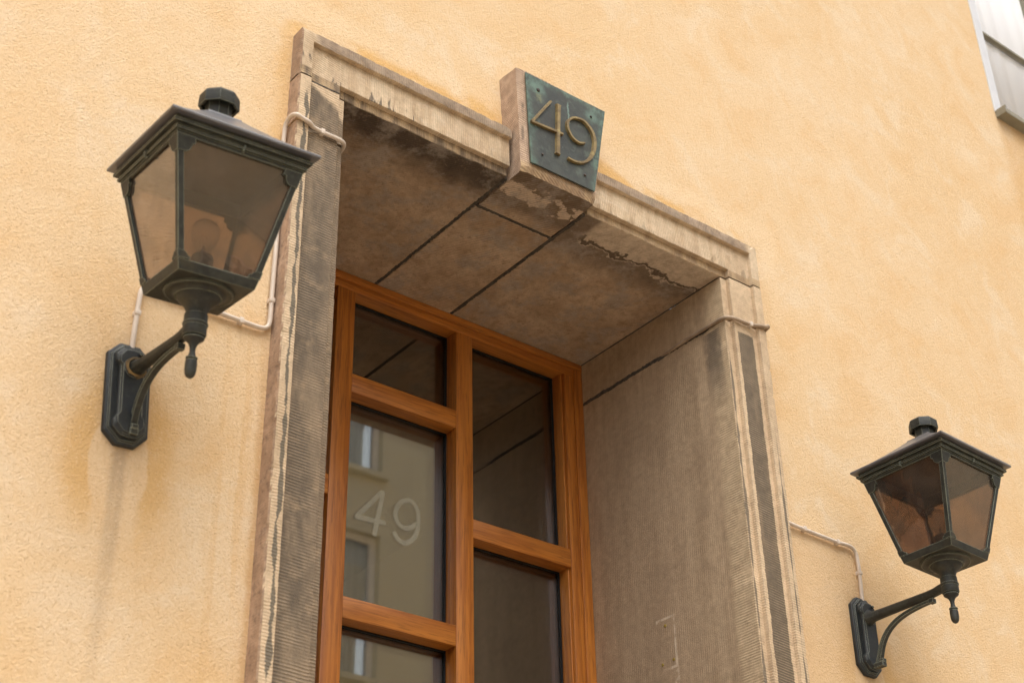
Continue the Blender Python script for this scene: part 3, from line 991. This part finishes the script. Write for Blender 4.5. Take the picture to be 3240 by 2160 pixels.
for (sx, sz, r) in ((0.726, 4.467, 0.0062), (0.918, 4.468, 0.0042), (0.733, 4.243, 0.0042), (0.883, 4.243, 0.0044)):
    q = MB().lathe([(r, -0.001), (r, 0.0012), (r * 0.75, 0.0030), (r * 0.35, 0.0036), (0.0003, 0.0032)], 14)
    q.v = [(sx + v[0], -0.0834 - v[2], sz + v[1]) for v in q.v]
    q.build('screw', M['screw'], pl)

# ------------------------------------------------------------------ glazed oak door
dr = empty('front_door', (W_ / 2, YD, 0), 'glazed oak front door with offset cross rails set deep in the stone reveal', 'door')
YG = 0.668                                   # glass
MX = [0.112, 0.534, 0.956, 1.378]            # left edges of the uprights
MW = 0.060
xl, xr = OP + 0.0006, W_ - OP - 0.0006
BV = 0.0018


def bx(name, x0, x1, y0, y1, z0, z1, mat, bev=BV, parent=dr):
    return MB().box(x0, x1, y0, y1, z0, z1).build(name, mat, parent, bevel=bev, segs=2)


# fixed frame: outer strip next to the stone, inner strip a hair behind
bx('frame_head', xl, xr, YD - 0.003, 0.70, 4.146, ZS - 0.0025, M['woodh'])
bx('frame_head', xl + 0.0005, xr - 0.0005, YD - 0.0005, 0.698, 4.117, 4.1458, M['woodh'])
for s in (0, 1):
    a, b = (1.4165, xr - 0.001) if s else (xl + 0.001, 0.1835)
    bx('frame_post', a, b, YD - 0.003, 0.70, 0.0, 4.1455, M['woodv'])
    a, b = (1.378, 1.416) if s else (0.184, 0.222)
    bx('frame_post', a, b, YD + 0.0005, 0.697, 0.0, 4.1168, M['woodv'])
    a, b = (1.371, 1.3778) if s else (0.2222, 0.229)
    bx('glazing_bead', a, b, YD + 0.010, 0.690, 0.12, 4.1166, M['woodv'], 0.003)
for x0 in (MX[1], MX[2]):
    bx('mullion', x0, x0 + MW, YD + 0.0002, 0.699, 0.0, 4.1168, M['woodv'])
COLS = [(0.2222, MX[1]), (MX[1] + MW, MX[2]), (MX[2] + MW, 1.378)]
RAILS = [[3.4515, 2.12, 1.0], [3.785, 3.119, 1.79, 0.9], [3.4515, 2.12, 1.0]]
for ci, (a, b) in enumerate(COLS):
    for z0 in RAILS[ci]:
        bx('rail', a + 0.0003, b - 0.0003, YD + 0.0012, 0.696, z0, z0 + 0.0585, M['woodh'])
    bx('bottom_rail', a + 0.0003, b - 0.0003, YD + 0.0012, 0.696, 0.01, 0.14, M['woodh'])
    zz = [0.14] + sorted(v for z0 in RAILS[ci] for v in (z0, z0 + 0.0585)) + [4.117]
    aa = a + (0.007 if ci == 0 else 0.0); bb = b - (0.007 if ci == 2 else 0.0)
    for k in range(0, len(zz), 2):
        z0, z1 = zz[k], zz[k + 1]
        p = MB().box(aa - 0.004, bb + 0.004, YG, YG + 0.005, z0 - 0.004, z1 + 0.004).build('glass_pane', M['pane'], dr, smooth=0)
        MB().box(aa - 0.004, bb + 0.004, YG + 0.019, YG + 0.024, z0 - 0.004, z1 + 0.004).build('inner_pane', M['pane'], p, smooth=0)
        g = MB()
        gw, y0, y1 = 0.0045, YG - 0.006, YG - 0.0004
        g.box(aa, aa + gw, y0, y1, z0, z1); g.box(bb - gw, bb, y0, y1, z0, z1)
        g.box(aa + gw, bb - gw, y0, y1, z1 - gw, z1); g.box(aa + gw, bb - gw, y0, y1, z0, z0 + gw)
        # spacer between the panes
        g.box(aa - .003, aa + 0.010, YG + 0.0055, YG + 0.0185, z0, z1); g.box(bb - 0.010, bb + .003, YG + 0.0055, YG + 0.0185, z0, z1)
        g.box(aa + 0.010, bb - 0.010, YG + 0.0055, YG + 0.0185, z1 - 0.010, z1 + .003); g.box(aa + 0.010, bb - 0.010, YG + 0.0055, YG + 0.0185, z0 - .003, z0 + 0.010)
        g.build('gasket', M['gasket'], p, smooth=0)
        if ci == 1 and k == 2:
            # etched house number on the outer pane
            yq = YG - 0.0003
            q = MB()
            stroke(q, [(0.7405, 3.5375), (0.6590, 3.4395)], 0.0142, yq, yq - 0.0002, 0.02)
            stroke(q, [(0.6540, 3.4385), (0.7535, 3.4455)], 0.0138, yq - 0.00025, yq - 0.0004, 0.02)
            stroke(q, [(0.7435, 3.5405), (0.7175, 3.3980)], 0.0145, yq - 0.00045, yq - 0.0006, 0.02)
            q.build('etched_digit_four', M['frost'], p, smooth=0)
            q = MB()
            sp9 = spline([(x, z, 0) for x, z in [(0.8535, 3.4730), (0.8410, 3.4570), (0.8170, 3.4490), (0.7940, 3.4590), (0.7860, 3.4860), (0.7990, 3.5180), (0.8280, 3.5365), (0.8510, 3.5290), (0.8630, 3.5010), (0.8610, 3.4580), (0.8490, 3.4260), (0.8230, 3.4045), (0.7970, 3.4090), (0.7820, 3.4280)]], 5)
            stroke(q, [(v.x, v.y) for v in sp9], 0.0142, yq, yq - 0.0002, 0.02)
            q.build('etched_digit_nine', M['frost'], p, smooth=0)


# ------------------------------------------------------------------ wall lanterns
HY = 0.3067                                   # reach from the wall to the lantern axis


def half(z): return 0.0771 + (0.1283 - 0.0771) * z / 0.2396


def build_lantern(label):
    root = bpy.data.objects.new('wall_lantern', None); COL.objects.link(root)
    root.empty_display_size = 0.1
    tag(root, label, 'lantern', 'wall lanterns beside the door')
    head, fixed = [], []
    def hp(mb, name, mat, parent=None, **k):
        o = mb.build(name, mat, **k); o.parent = parent or root
        if parent is None: head.append(o)
        return o
    # base tray: square dish with concentric mouldings and bell below
    mb = MB().square([(0.070, 0.0015), (0.0771, 0.0), (0.0782, 0.0015), (half(0.020) + 0.0015, 0.020), (half(0.020) - 0.004, 0.0215), (0.072, 0.018)])
    tray = hp(mb, 'base_tray', M['iron'], smooth=30, bevel=0.0007)
    mb = MB().lathe([(0.0665, 0.001), (0.0660, -0.003), (0.0635, -0.0045), (0.0610, -0.0035), (0.052, -0.004), (0.0465, -0.0075), (0.0455, -0.0105), (0.0435, -0.011),
                     (0.0425, -0.009), (0.0405, -0.012), (0.0395, -0.0165), (0.036, -0.0205), (0.029, -0.0255), (0.0235, -0.032), (0.0205, -0.040), (0.020, -0.046)], 48)
    hp(mb, 'base_bell', M['iron'], smooth=50)
    mb = MB().lathe([(0.0195, -0.044), (0.0222, -0.0455), (0.0225, -0.062), (0.0240, -0.063), (0.0245, -0.0655), (0.0238, -0.068), (0.0228, -0.069), (0.0228, -0.086), (0.0215, -0.0885), (0.012, -0.089)], 40)
    hp(mb, 'collar', M['iron'], smooth=40)
    mb = MB().lathe([(0.010, -0.088), (0.0192, -0.0905), (0.0202, -0.093), (0.0190, -0.0955), (0.0130, -0.0995), (0.0085, -0.105), (0.0058, -0.113), (0.0055, -0.120), (0.0072, -0.128), (0.0080, -0.1295),
                     (0.0112, -0.131), (0.0114, -0.1335), (0.0085, -0.1352), (0.0085, -0.1362), (0.0108, -0.1372), (0.0112, -0.143), (0.0112, -0.156), (0.0098, -0.165), (0.0068, -0.1700), (0.0030, -0.1726), (0.0004, -0.173)], 32)
    hp(mb, 'finial', M['iron'], smooth=45)
    # corner posts: L section following the flare
    z0, z1 = 0.018, 0.250
    for sx in (-1, 1):
        for sy in (-1, 1):
            rr = []
            for z in (z0, z1):
                h = half(z) + 0.0012; w, t = 0.0125, 0.006
                L = [(h, h), (h, h - w), (h - t, h - w), (h - t, h - t), (h - w, h - t), (h - w, h)]
                if sx * sy < 0: L = L[::-1]
                rr.append([(sx * a, sy * b, z) for a, b in L])
            hp(MB().rings(rr), 'corner_post', M['iron'], smooth=0, bevel=0.0006)
            # scalloped brackets at the head, small ones at the foot, lying on the two faces of the post
            for face in (0, 1):
                for zc, sgn, wsc, hsc in ((0.243, -1, 0.0365, 0.030), (0.021, 1, 0.024, 0.014)):
                    prof = [(0.0, 0.0), (0.0, 1.0), (0.42, 1.0), (0.58, 0.93), (0.72, 0.78), (0.80, 0.58), (0.82, 0.46), (0.90, 0.42), (1.0, 0.38), (1.0, 0.0)]
                    inner, outer = [], []
                    for a, b in prof:
                        z = zc + sgn * b * hsc
                        h = half(z)
                        p = h + 0.0006 - a * wsc
                        for lst, off in ((outer, 0.0026), (inner, -0.003)):
                            q = (p + 0.0012, h + off) if face else (h + off, p + 0.0012)
                            lst.append((sx * q[0], sy * q[1], z))
                    hp(MB().rings([inner, outer]), 'corner_bracket', M['iron'], smooth=40)
    # panes
    for d in range(4):
        c, s = math.cos(d * math.pi / 2), math.sin(d * math.pi / 2)
        vs = []
        for off in (-0.0045, -0.0065):
            for z, sg in ((0.020, -1), (0.020, 1), (0.249, 1), (0.249, -1)):
                h = half(z)
                vs.append((sg * (h - 0.004), -(h + off), z))
        vs = [(v[0] * c - v[1] * s, v[0] * s + v[1] * c, v[2]) for v in vs]
        hp(MB().add(vs, [(0, 1, 2, 3), (7, 6, 5, 4), (0, 4, 5, 1), (1, 5, 6, 2), (2, 6, 7, 3), (3, 7, 4, 0)]), 'pane', M['smoke'], smooth=0)
    # stepped eaves frame
    pr = [(0.124, 0.243), (0.1283, 0.2405), (0.1310, 0.2415), (0.1316, 0.2488), (0.1370, 0.2496), (0.1380, 0.2540), (0.1345, 0.2556), (0.1350, 0.2600), (0.1440, 0.2608), (0.1450, 0.2660), (0.1395, 0.2678), (0.1395, 0.2742), (0.120, 0.2742), (0.120, 0.243)]
    mb = MB()
    rr = [[(-h, -h, z), (h, -h, z), (h, h, z), (-h, h, z)] for h, z in pr + pr[:1]]
    mb.rings(rr, True, False, False)
    eave = hp(mb, 'eaves_frame', M['iron'], smooth=25, clean=True)
    for d in range(4):
        c, s = math.cos(d * math.pi / 2), math.sin(d * math.pi / 2)
        q = MB().tube([(0.002, -0.1360, 0.259), (0.001, -0.1405, 0.2535), (0.0, -0.1385, 0.246), (0.002, -0.1335, 0.2445)], 0.0022, 8)
        q.v = [(v[0] * c - v[1] * s, v[0] * s + v[1] * c, v[2]) for v in q.v]
        hp(q, 'glass_clip', M['iron'])
    # roof
    mb = MB().square([(0.120, 0.2745), (0.1500, 0.2745), (0.1545, 0.2750), (0.1553, 0.2784), (0.1545, 0.2815), (0.1515, 0.2835), (0.140, 0.2900), (0.115, 0.3065), (0.080, 0.3325), (0.050, 0.3570), (0.0365, 0.3690), (0.0355, 0.372)])
    roof = hp(mb, 'roof', M['roof'], smooth=25)
    mb = MB().lathe([(0.0285, 0.365), (0.0285, 0.378), (0.0268, 0.379), (0.0268, 0.4005), (0.0272, 0.4095)], 8, rot=math.pi / 8)
    hp(mb, 'vent_neck', M['iron'], smooth=20)
    mb = MB().lathe([(0.0265, 0.4120), (0.0345, 0.4120), (0.0355, 0.4020), (0.0408, 0.4015), (0.0414, 0.4035), (0.0402, 0.4270), (0.0345, 0.4325), (0.012, 0.4350)], 8, rot=math.pi / 8)
    hp(mb, 'vent_cap', M['iron'], smooth=20, bevel=0.0006)
    # lamp holder and bulb
    mb = MB().lathe([(0.026, 0.018), (0.026, 0.024), (0.0212, 0.026), (0.0215, 0.072), (0.0195, 0.077), (0.0135, 0.078)], 28)
    hp(mb, 'lamp_holder', M['holder'], smooth=40)
    mb = MB().lathe([(0.0128, 0.074), (0.0132, 0.084), (0.0165, 0.0925), (0.0225, 0.1015), (0.0268, 0.1120), (0.0283, 0.1230), (0.0270, 0.1345), (0.0225, 0.1440), (0.0150, 0.1500), (0.0060, 0.1522), (0.0004, 0.1524)], 32)
    bulb = hp(mb, 'bulb', M['bulbg'], smooth=60)
    mb = MB().tube([(-0.004, 0, 0.078), (-0.008, 0.002, 0.112), (-0.004, 0.004, 0.122), (0.004, 0.004, 0.122), (0.008, 0.002, 0.112), (0.004, 0, 0.078)], 0.0007, 6)
    mb.tube([(0, 0, 0.078), (0, 0, 0.100)], [0.005, 0.0025], 10)
    hp(mb, 'filament', M['fil'], parent=bulb)
    # arm: faceted tube from a boss on the plate to the collar
    za = -0.0715
    ye = HY - 0.036
    rr = []
    for yy, rad, dz in ((ye + 0.004, 0.0215, 0.0), (ye - 0.004, 0.0200, 0.0), (ye - 0.016, 0.0150, 0.0), (ye - 0.05, 0.0138, 0.0), (0.075, 0.0122, 0.0), (0.050, 0.0122, 0.0015), (0.030, 0.0130, 0.0045), (0.012, 0.0140, 0.006)):
        rr.append([(rad * math.cos(math.pi / 8 + j * math.pi / 4), yy, za + dz + rad * math.sin(math.pi / 8 + j * math.pi / 4)) for j in range(8)])
    hp(MB().rings(rr), 'arm', M['iron'], smooth=25, bevel=0.0008)
    # curved brace with raised rims
    cl = [(0.262, -0.214), (0.252, -0.190), (0.2425, -0.165), (0.2290, -0.1425), (0.2100, -0.1235), (0.1830, -0.1080), (0.1480, -0.0975), (0.1050, -0.0920), (0.0640, -0.0900)]
    P = spline([(a, b, 0) for a, b in cl], 6)
    mb = MB()
    n = len(P)
    rr = []
    for i, p in enumerate(P):
        d = (P[min(i + 1, n - 1)] - P[max(i - 1, 0)]).normalized(); nn = Vector((-d.y, d.x, 0))
        t = i / (n - 1)
        hh = 0.0075 * (1 - t) + 0.0042 * t
        sec = [(-0.0065, 1.0), (-0.0065, 0.55), (-0.0040, 0.35), (-0.0040, -0.35), (-0.0065, -0.55), (-0.0065, -1.0), (0.0065, -1.0), (0.0065, -0.55), (0.0040, -0.35), (0.0040, 0.35), (0.0065, 0.55), (0.0065, 1.0)]
        rr.append([(a, p.x + nn.x * b * hh, p.y + nn.y * b * hh) for a, b in sec])
    mb.rings(rr)
    mb.box(-0.0078, 0.0078, 0.054, 0.068, -0.0965, -0.0845)
    hp(mb, 'brace', M['iron'], smooth=30)
    mb = MB().box(-0.009, 0.009, 0.240, 0.272, -0.218, -0.204)
    mb.box(-0.0075, 0.0075, 0.2385, 0.2505, -0.206, -0.196)
    hp(mb, 'brace_foot', M['iron'], bevel=0.0015)
    # back plate on the wall (its own tilt)
    def oct_(hw, hh, c, y, top=None):
        return [(-hw, y, -hh + c), (-hw + c, y, -hh), (hw - c, y, -hh), (hw, y, -hh + c), (hw, y, hh - c), (hw - c, y, hh), (-hw + c, y, hh), (-hw, y, hh - c)]
    mb = MB().rings([oct_(0.0475, 0.113, 0.026, 0.0), oct_(0.0475, 0.113, 0.026, -0.010), oct_(0.0455, 0.111, 0.0255, -0.0125), oct_(0.0415, 0.107, 0.024, -0.013), oct_(0.0395, 0.105, 0.0235, -0.018)])
    plate = mb.build('back_plate', M['ironc'], smooth=25, bevel=0.0008); plate.parent = root; fixed.append(plate)
    def panel(y):
        pts = [(0.0, 0.098), (0.020, 0.096), (0.027, 0.088), (0.0345, 0.080), (0.0345, 0.066), (0.0270, 0.058), (0.0270, -0.056), (0.0345, -0.066), (0.0345, -0.082), (0.018, -0.099), (0.0, -0.101)]
        L = pts + [(-a, b) for a, b in pts[-2:0:-1]]
        return [(a, y, b) for a, b in L]
    def sc(L, k, y): return [(a * k, y, b * (1 - (1 - k) * 0.4)) for a, _, b in L]
    p0 = panel(-0.017)
    mb = MB().rings([p0, [(a, -0.0255, b) for a, _, b in p0], sc(p0, 0.93, -0.0275), sc(p0, 0.88, -0.0278), sc(p0, 0.80, -0.0330)])
    pn = mb.build('raised_panel', M['ironc'], smooth=25, bevel=0.0005); pn.parent = root; fixed.append(pn)
    mb = MB().lathe([(0.0215, 0.0), (0.0215, 0.003), (0.019, 0.005), (0.010, 0.005)], 24)
    mb.v = [(v[0], -0.031 - v[2], v[1] + 0.050) for v in mb.v]
    bs = mb.build('boss', M['ironc'], smooth=40); bs.parent = root; fixed.append(bs)
    mb = MB().lathe([(0.0042, 0.0), (0.0042, 0.007), (0.003, 0.0085), (0.0004, 0.0088)], 12)
    mb.v = [(v[0] + 0.013, -0.030 - v[2], v[1] + 0.083) for v in mb.v]
    sw = mb.build('fixing_screw', M['iron'], smooth=40); sw.parent = root; fixed.append(sw)
    return root, head, fixed


def head_matrix(plate_loc, x, y, z, r, tx, ty):
    m = Matrix.Translation((x, y, z)) @ Matrix.Rotation(R(tx), 4, 'X') @ Matrix.Rotation(R(ty), 4, 'Y') @ Matrix.Rotation(R(r), 4, 'Z')
    return Matrix.Translation(-Vector(plate_loc)) @ m


L0, head, fixed = build_lantern('tilting smoked glass wall lantern left of the doorway, its arm coming off the plate')


def copy_tree(o, parent=None):
    c = o.copy(); COL.objects.link(c); c.parent = parent
    mp = {o: c}
    for ch in o.children: mp.update(copy_tree(ch, c))
    return mp


mp = copy_tree(L0)
L1 = mp[L0]
L1['label'] = 'upright smoked glass wall lantern on the plaster right of the doorway'
for root, hd, fx, loc, hm, roll in (
        (L0, head, fixed, (-0.3135, 0.0, 3.178), (-0.3218, -0.3067, T - 1.0603, -1.458, 8.7166, -3.9136), -3.9),
        (L1, [mp[o] for o in head], [mp[o] for o in fixed], (1.9005, 0.0, 3.1565), (1.9018, -0.3067, T - 1.0462, 1.2526, -0.1659, 1.5767), 1.2)):
    root.location = loc
    m = head_matrix(loc, *hm)
    for o in hd: o.matrix_basis = m
    for o in fx: o.matrix_basis = Matrix.Rotation(R(roll), 4, 'Y')

q = MB()
rr = []
for j in range(28):
    a = 2 * math.pi * j / 28
    ro = 0.0225 + 0.0045 * nz(j * 0.55, 3.3); ri = 0.017
    rr.append([(ri * math.cos(a), -0.033, 0.052 + ri * math.sin(a)), (ro * math.cos(a), -0.033, 0.052 + ro * math.sin(a)), (ro * 0.96 * math.cos(a), -0.0375, 0.052 + ro * 0.96 * math.sin(a)), (ri * math.cos(a), -0.0385, 0.052 + ri * math.sin(a))])
q.rings(rr + rr[:1], True, False, False)
fl = q.build('boss_filler', mat_simple('ochre_filler', (0.30, 0.19, 0.07), (0.10, 0.07, 0.035), 60, 0.9, 0.001), smooth=40, clean=True)
fl.parent = L0

# ------------------------------------------------------------------ cables
def cable(label, pts_list, clips, loc):
    root = empty('power_cable', loc, label, 'cable')
    for nm, pts, r, mat in pts_list:
        P = spline(pts, 7)
        P = [Vector((p.x + nz(p.x * 5, p.z * 5, 1.0) * 0.0015, p.y, p.z + nz(p.x * 5, p.z * 5, 7.0) * 0.0015)) for p in P]
        MB().tube(P, r, 12).build(nm, mat, root, smooth=60)
    for (p, axis) in clips:
        x, y, z = p
        a, b = (0.007, 0.0085) if axis == 'h' else (0.0085, 0.007)
        q = MB().box(x - a * 0.75, x + a * 0.75, y - 0.0068, y + 0.011, z - b * 0.85, z + b * 0.85)
        q.build('cable_clip', M['cablew'], root, bevel=0.0015, segs=2)
    return root


cr = 0.0056
zc = 3.443
cable('off-white cable from the left lantern up the jamb and over into the doorway', [
    ('wall_run', [(-0.316, -0.009, 3.27), (-0.316, -0.009, 3.34), (-0.315, -0.009, 3.40), (-0.312, -0.009, 3.43), (-0.298, -0.009, 3.4445), (-0.25, -0.009, 3.4445), (-0.17, -0.009, 3.443), (-0.08, -0.009, 3.442), (-0.034, -0.009, 3.4425),
                  (-0.016, -0.009, 3.449), (-0.0095, -0.009, 3.468), (-0.009, -0.009, 3.53), (-0.008, -0.009, 3.65), (-0.008, -0.009, 3.80), (-0.009, -0.009, 3.93), (-0.0095, -0.010, 3.99), (-0.0105, -0.016, 4.018), (-0.0105, -0.030, 4.0295),
                  (-0.009, -0.048, 4.0300), (-0.002, -0.0565, 4.0275), (0.012, -0.0565, 4.0245), (0.032, -0.055, 4.022), (0.050, -0.0455, 4.0215), (0.085, -0.0425, 4.022), (0.118, -0.042, 4.023), (0.138, -0.036, 4.025), (0.149, -0.020, 4.027), (0.1525, 0.005, 4.027), (0.1525, 0.06, 4.026), (0.1525, 0.3, 4.026), (0.1525, 0.606, 4.026)], cr, M['cablew'])],
    [((-0.3155, -0.009, 3.372), 'v'), ((-0.079, -0.009, 3.4422), 'h'), ((-0.0088, -0.009, 3.522), 'v'), ((0.075, -0.0425, 4.022), 'h')], (-0.316, 0, 3.27))
XR = W_ - OP
cable('beige cable out of the doorway round the right jamb and down to the right lantern', [
    ('reveal_run', [(XR + 0.012, 0.30, 4.0265), (XR + 0.004, 0.24, 4.0265), (XR - 0.003, 0.18, 4.0265), (XR - 0.006, 0.10, 4.0255), (XR - 0.0065, 0.04, 4.0245), (XR - 0.008, 0.0, 4.0235), (XR - 0.006, -0.022, 4.0225), (XR + 0.004, -0.036, 4.0215), (XR + 0.025, -0.0425, 4.021),
                    (XR + 0.055, -0.044, 4.021), (XR + 0.085, -0.0455, 4.0225), (XR + 0.112, -0.0535, 4.025), (XR + 0.135, -0.0565, 4.029), (W_ - 0.002, -0.0565, 4.034), (W_ + 0.0075, -0.048, 4.036), (W_ + 0.0105, -0.032, 4.034), (W_ + 0.0105, -0.016, 4.022), (W_ + 0.010, -0.010, 4.0), (W_ + 0.0095, -0.009, 3.93), (W_ + 0.009, -0.009, 3.75), (W_ + 0.009, -0.009, 3.55)], cr, M['cableg']),
    ('wall_run', [(W_ + 0.009, -0.009, 3.552), (W_ + 0.009, -0.009, 3.48), (W_ + 0.0095, -0.009, 3.45), (W_ + 0.016, -0.009, 3.435), (W_ + 0.036, -0.009, 3.4315), (1.688, -0.009, 3.429), (1.76, -0.009, 3.4265), (1.836, -0.009, 3.4245), (1.876, -0.009, 3.4265), (1.898, -0.009, 3.4235), (1.911, -0.009, 3.410), (1.9145, -0.009, 3.385), (1.914, -0.009, 3.345), (1.911, -0.009, 3.30), (1.908, -0.009, 3.25)], cr, M['cablew'])],
    [((1.700, -0.009, 3.4287), 'h'), ((1.836, -0.009, 3.4245), 'h'), ((1.9143, -0.009, 3.35), 'v'), ((XR + 0.082, -0.0455, 4.0225), 'h')], (1.908, 0, 3.25))

# ------------------------------------------------------------------ upper window at the right edge
wn = empty('upper_window', (3.8, 0, 5.72), 'upper storey window with white curtains, grey casing and olive sill', 'window')
YW = 0.022
def wb(name, x0, x1, y0, y1, z0, z1, mat, bev=0.002): return MB().box(x0, x1, y0, y1, z0, z1).build(name, mat, wn, bevel=bev)
wb('casing', 3.258, 3.309, -0.006, 0.05, 5.735, 7.62, M['whitep'])
wb('casing', 4.391, 4.442, -0.006, 0.05, 5.735, 7.62, M['whitep'])
wb('casing', 3.3095, 4.3905, -0.006, 0.05, 7.565, 7.62, M['whitep'])
wb('sill', 3.272, 4.428, -0.045, 0.06, 5.708, 5.7345, M['olive'])
wb('sill_end', 3.262, 3.2718, -0.050, 0.0, 5.704, 5.742, M['olive'])
wb('mullion', 3.785, 3.835, 0.006, 0.06, 5.735, 7.564, M['olive'])
for a, b in ((3.3095, 3.7845), (3.8355, 4.3905)):
    zz = [5.735, 6.236, 6.76, 7.564]
    for k in range(3):
        MB().box(a, b, YW, YW + 0.004, zz[k] + (0.006 if k else 0), zz[k + 1] - (0.006 if k < 2 else 0)).build('pane', M['wpane'], wn, smooth=0)
    for k in (1, 2):
        wb('glazing_bar', a, b, 0.013, 0.040, zz[k] - 0.006, zz[k] + 0.006, M['olive'], 0.001)
# curtain: gathered cloth just behind the glass
mb = MB(); nx_ = 160
for sh in ((3.30, 4.40),):
    rows = []
    for z in (5.70, 6.6, 7.6):
        rows.append([(sh[0] + (sh[1] - sh[0]) * i / nx_, 0.042 + 0.003 * math.sin(i * 0.42 + 0.8 * nz(i * 0.07, z)) + 0.004 * nz(i * 0.11, 3.0), z) for i in range(nx_ + 1)])
    mb.rings(rows, False, False, False)
o = mb.build('curtain', M['curtain'], wn, smooth=80)
sol = o.modifiers.new('cloth', 'SOLIDIFY'); sol.thickness = 0.001
MB().box(3.2, 4.5, 0.30, 0.32, 5.6, 7.7).build('window_backing', M['curtain'], wn, smooth=0)  # unseen board added to block light from behind the curtain

# ------------------------------------------------------------------ house across the street (seen in the glass)
YO = -9.0
oh = empty('opposite_house', (4, YO, 0), 'sage green rendered house across the street reflected in the door glass', 'house')
cols = [(2.61, 3.71), (5.95, 7.05), (9.28, 10.38)]
rows = [(1.0, 2.7), (3.95, 5.6), (7.02, 8.67), (9.40, 11.05)]
xs = [1.2] + [v for c in cols for v in c] + [20]
zs = [0] + [v for r in rows for v in r] + [11.4]
mb = MB()
for i in range(len(xs) - 1):
    for j in range(len(zs) - 1):
        if i % 2 == 1 and j % 2 == 1: continue
        a, b, c, d = xs[i], xs[i + 1], zs[j], zs[j + 1]
        mb.add([(a, YO, c), (a, YO, d), (b, YO, d), (b, YO, c)], [(0, 1, 2, 3)])
for c in cols:
    for r in rows:
        for q in ([(c[0], r[0]), (c[1], r[0])], [(c[1], r[0]), (c[1], r[1])], [(c[1], r[1]), (c[0], r[1])], [(c[0], r[1]), (c[0], r[0])]):
            (a, b), (e, f) = q
            mb.add([(a, YO, b), (e, YO, f), (e, YO - 0.25, f), (a, YO - 0.25, b)], [(0, 1, 2, 3)])
mb.build('facade', M['facade'], oh, smooth=0, clean=True)
MB().box(1.0, 20, YO - 0.5, YO + 0.45, 11.4, 11.6).build('eaves', M['whitep'], oh)
MB().add([(1.0, YO + 0.45, 11.6), (20, YO + 0.45, 11.6), (20, YO - 4.5, 13.4), (1.0, YO - 4.5, 13.4)], [(0, 1, 2, 3)]).build('roof', mat_simple('clay_tiles', (0.20, 0.075, 0.045), None, 6, 0.9, 0.01), oh, smooth=0)
MB().add([(1.2, YO, 0), (1.2, YO, 11.4), (1.2, YO - 9, 11.4), (1.2, YO - 9, 0)], [(0, 1, 2, 3)]).build('gable_wall', M['facade'], oh, smooth=0)
lh = empty('added_low_house', (-8, YO, 0), 'added low pale rendered building, out of view across the street, left of the sage green house', 'house')  # unseen, made up and kept low so more sky lights the wall
MB().box(-18, 1.15, YO - 5, YO, 0, 4.2).build('wall', M['facade'], lh, smooth=0)
MB().add([(-18.2, YO + 0.3, 4.22), (1.19, YO + 0.3, 4.22), (1.19, YO - 2.6, 5.6), (-18.2, YO - 2.6, 5.6)], [(0, 1, 2, 3)]).build('roof', M['roof'], lh, smooth=0)
owall = mat_simple('window_darkness', (0.05, 0.055, 0.06), None, 3, 0.9)
oglass = mat_glass('house_window_glass', (0.9, 0.92, 0.92), 1.5, 1.5)
for c in cols:
    for r in rows:
        w = MB()
        a, b, z0, z1 = c[0], c[1], r[0], r[1]
        y0, y1 = YO - 0.16, YO - 0.10
        for q in ((a, a + 0.07, z0, z1), (b - 0.07, b, z0, z1), (a + 0.07, b - 0.07, z0, z0 + 0.07), (a + 0.07, b - 0.07, z1 - 0.07, z1), ((a + b) / 2 - 0.04, (a + b) / 2 + 0.04, z0 + 0.07, z1 - 0.07)):
            w.box(q[0], q[1], y0, y1, q[2], q[3])
        fo = w.build('window', M['curtain'], oh, smooth=0)
        MB().box(a - 0.05, b + 0.05, YO - 0.12, YO + 0.09, z0 - 0.06, z0 - 0.001).build('sill', M['facade'], fo, smooth=0)
        MB().box(a + 0.06, b - 0.06, y0 + 0.02, y0 + 0.025, z0 + 0.06, z1 - 0.06).build('pane', oglass, fo, smooth=0)
        # parted curtains
        cm = MB()
        for sx, wd in ((a + 0.06, 0.36), (b - 0.48, 0.42)):
            rws = [[(sx + wd * i / 30 * (1 - 0.25 * (0 if z > z0 + 0.8 else 1)), YO - 0.185 + 0.015 * math.sin(i * 0.9), z) for i in range(31)] for z in (z0, z0 + 0.6, z0 + 1.0, z1)]
            cm.rings(rws, False, False, False)
        cm.build('curtain', M['curtain'], fo, smooth=80)
        MB().box(a - 0.1, b + 0.1, YO - 0.9, YO - 0.85, z0 - 0.1, z1 + 0.1).build('window_backing', owall, fo, smooth=0)
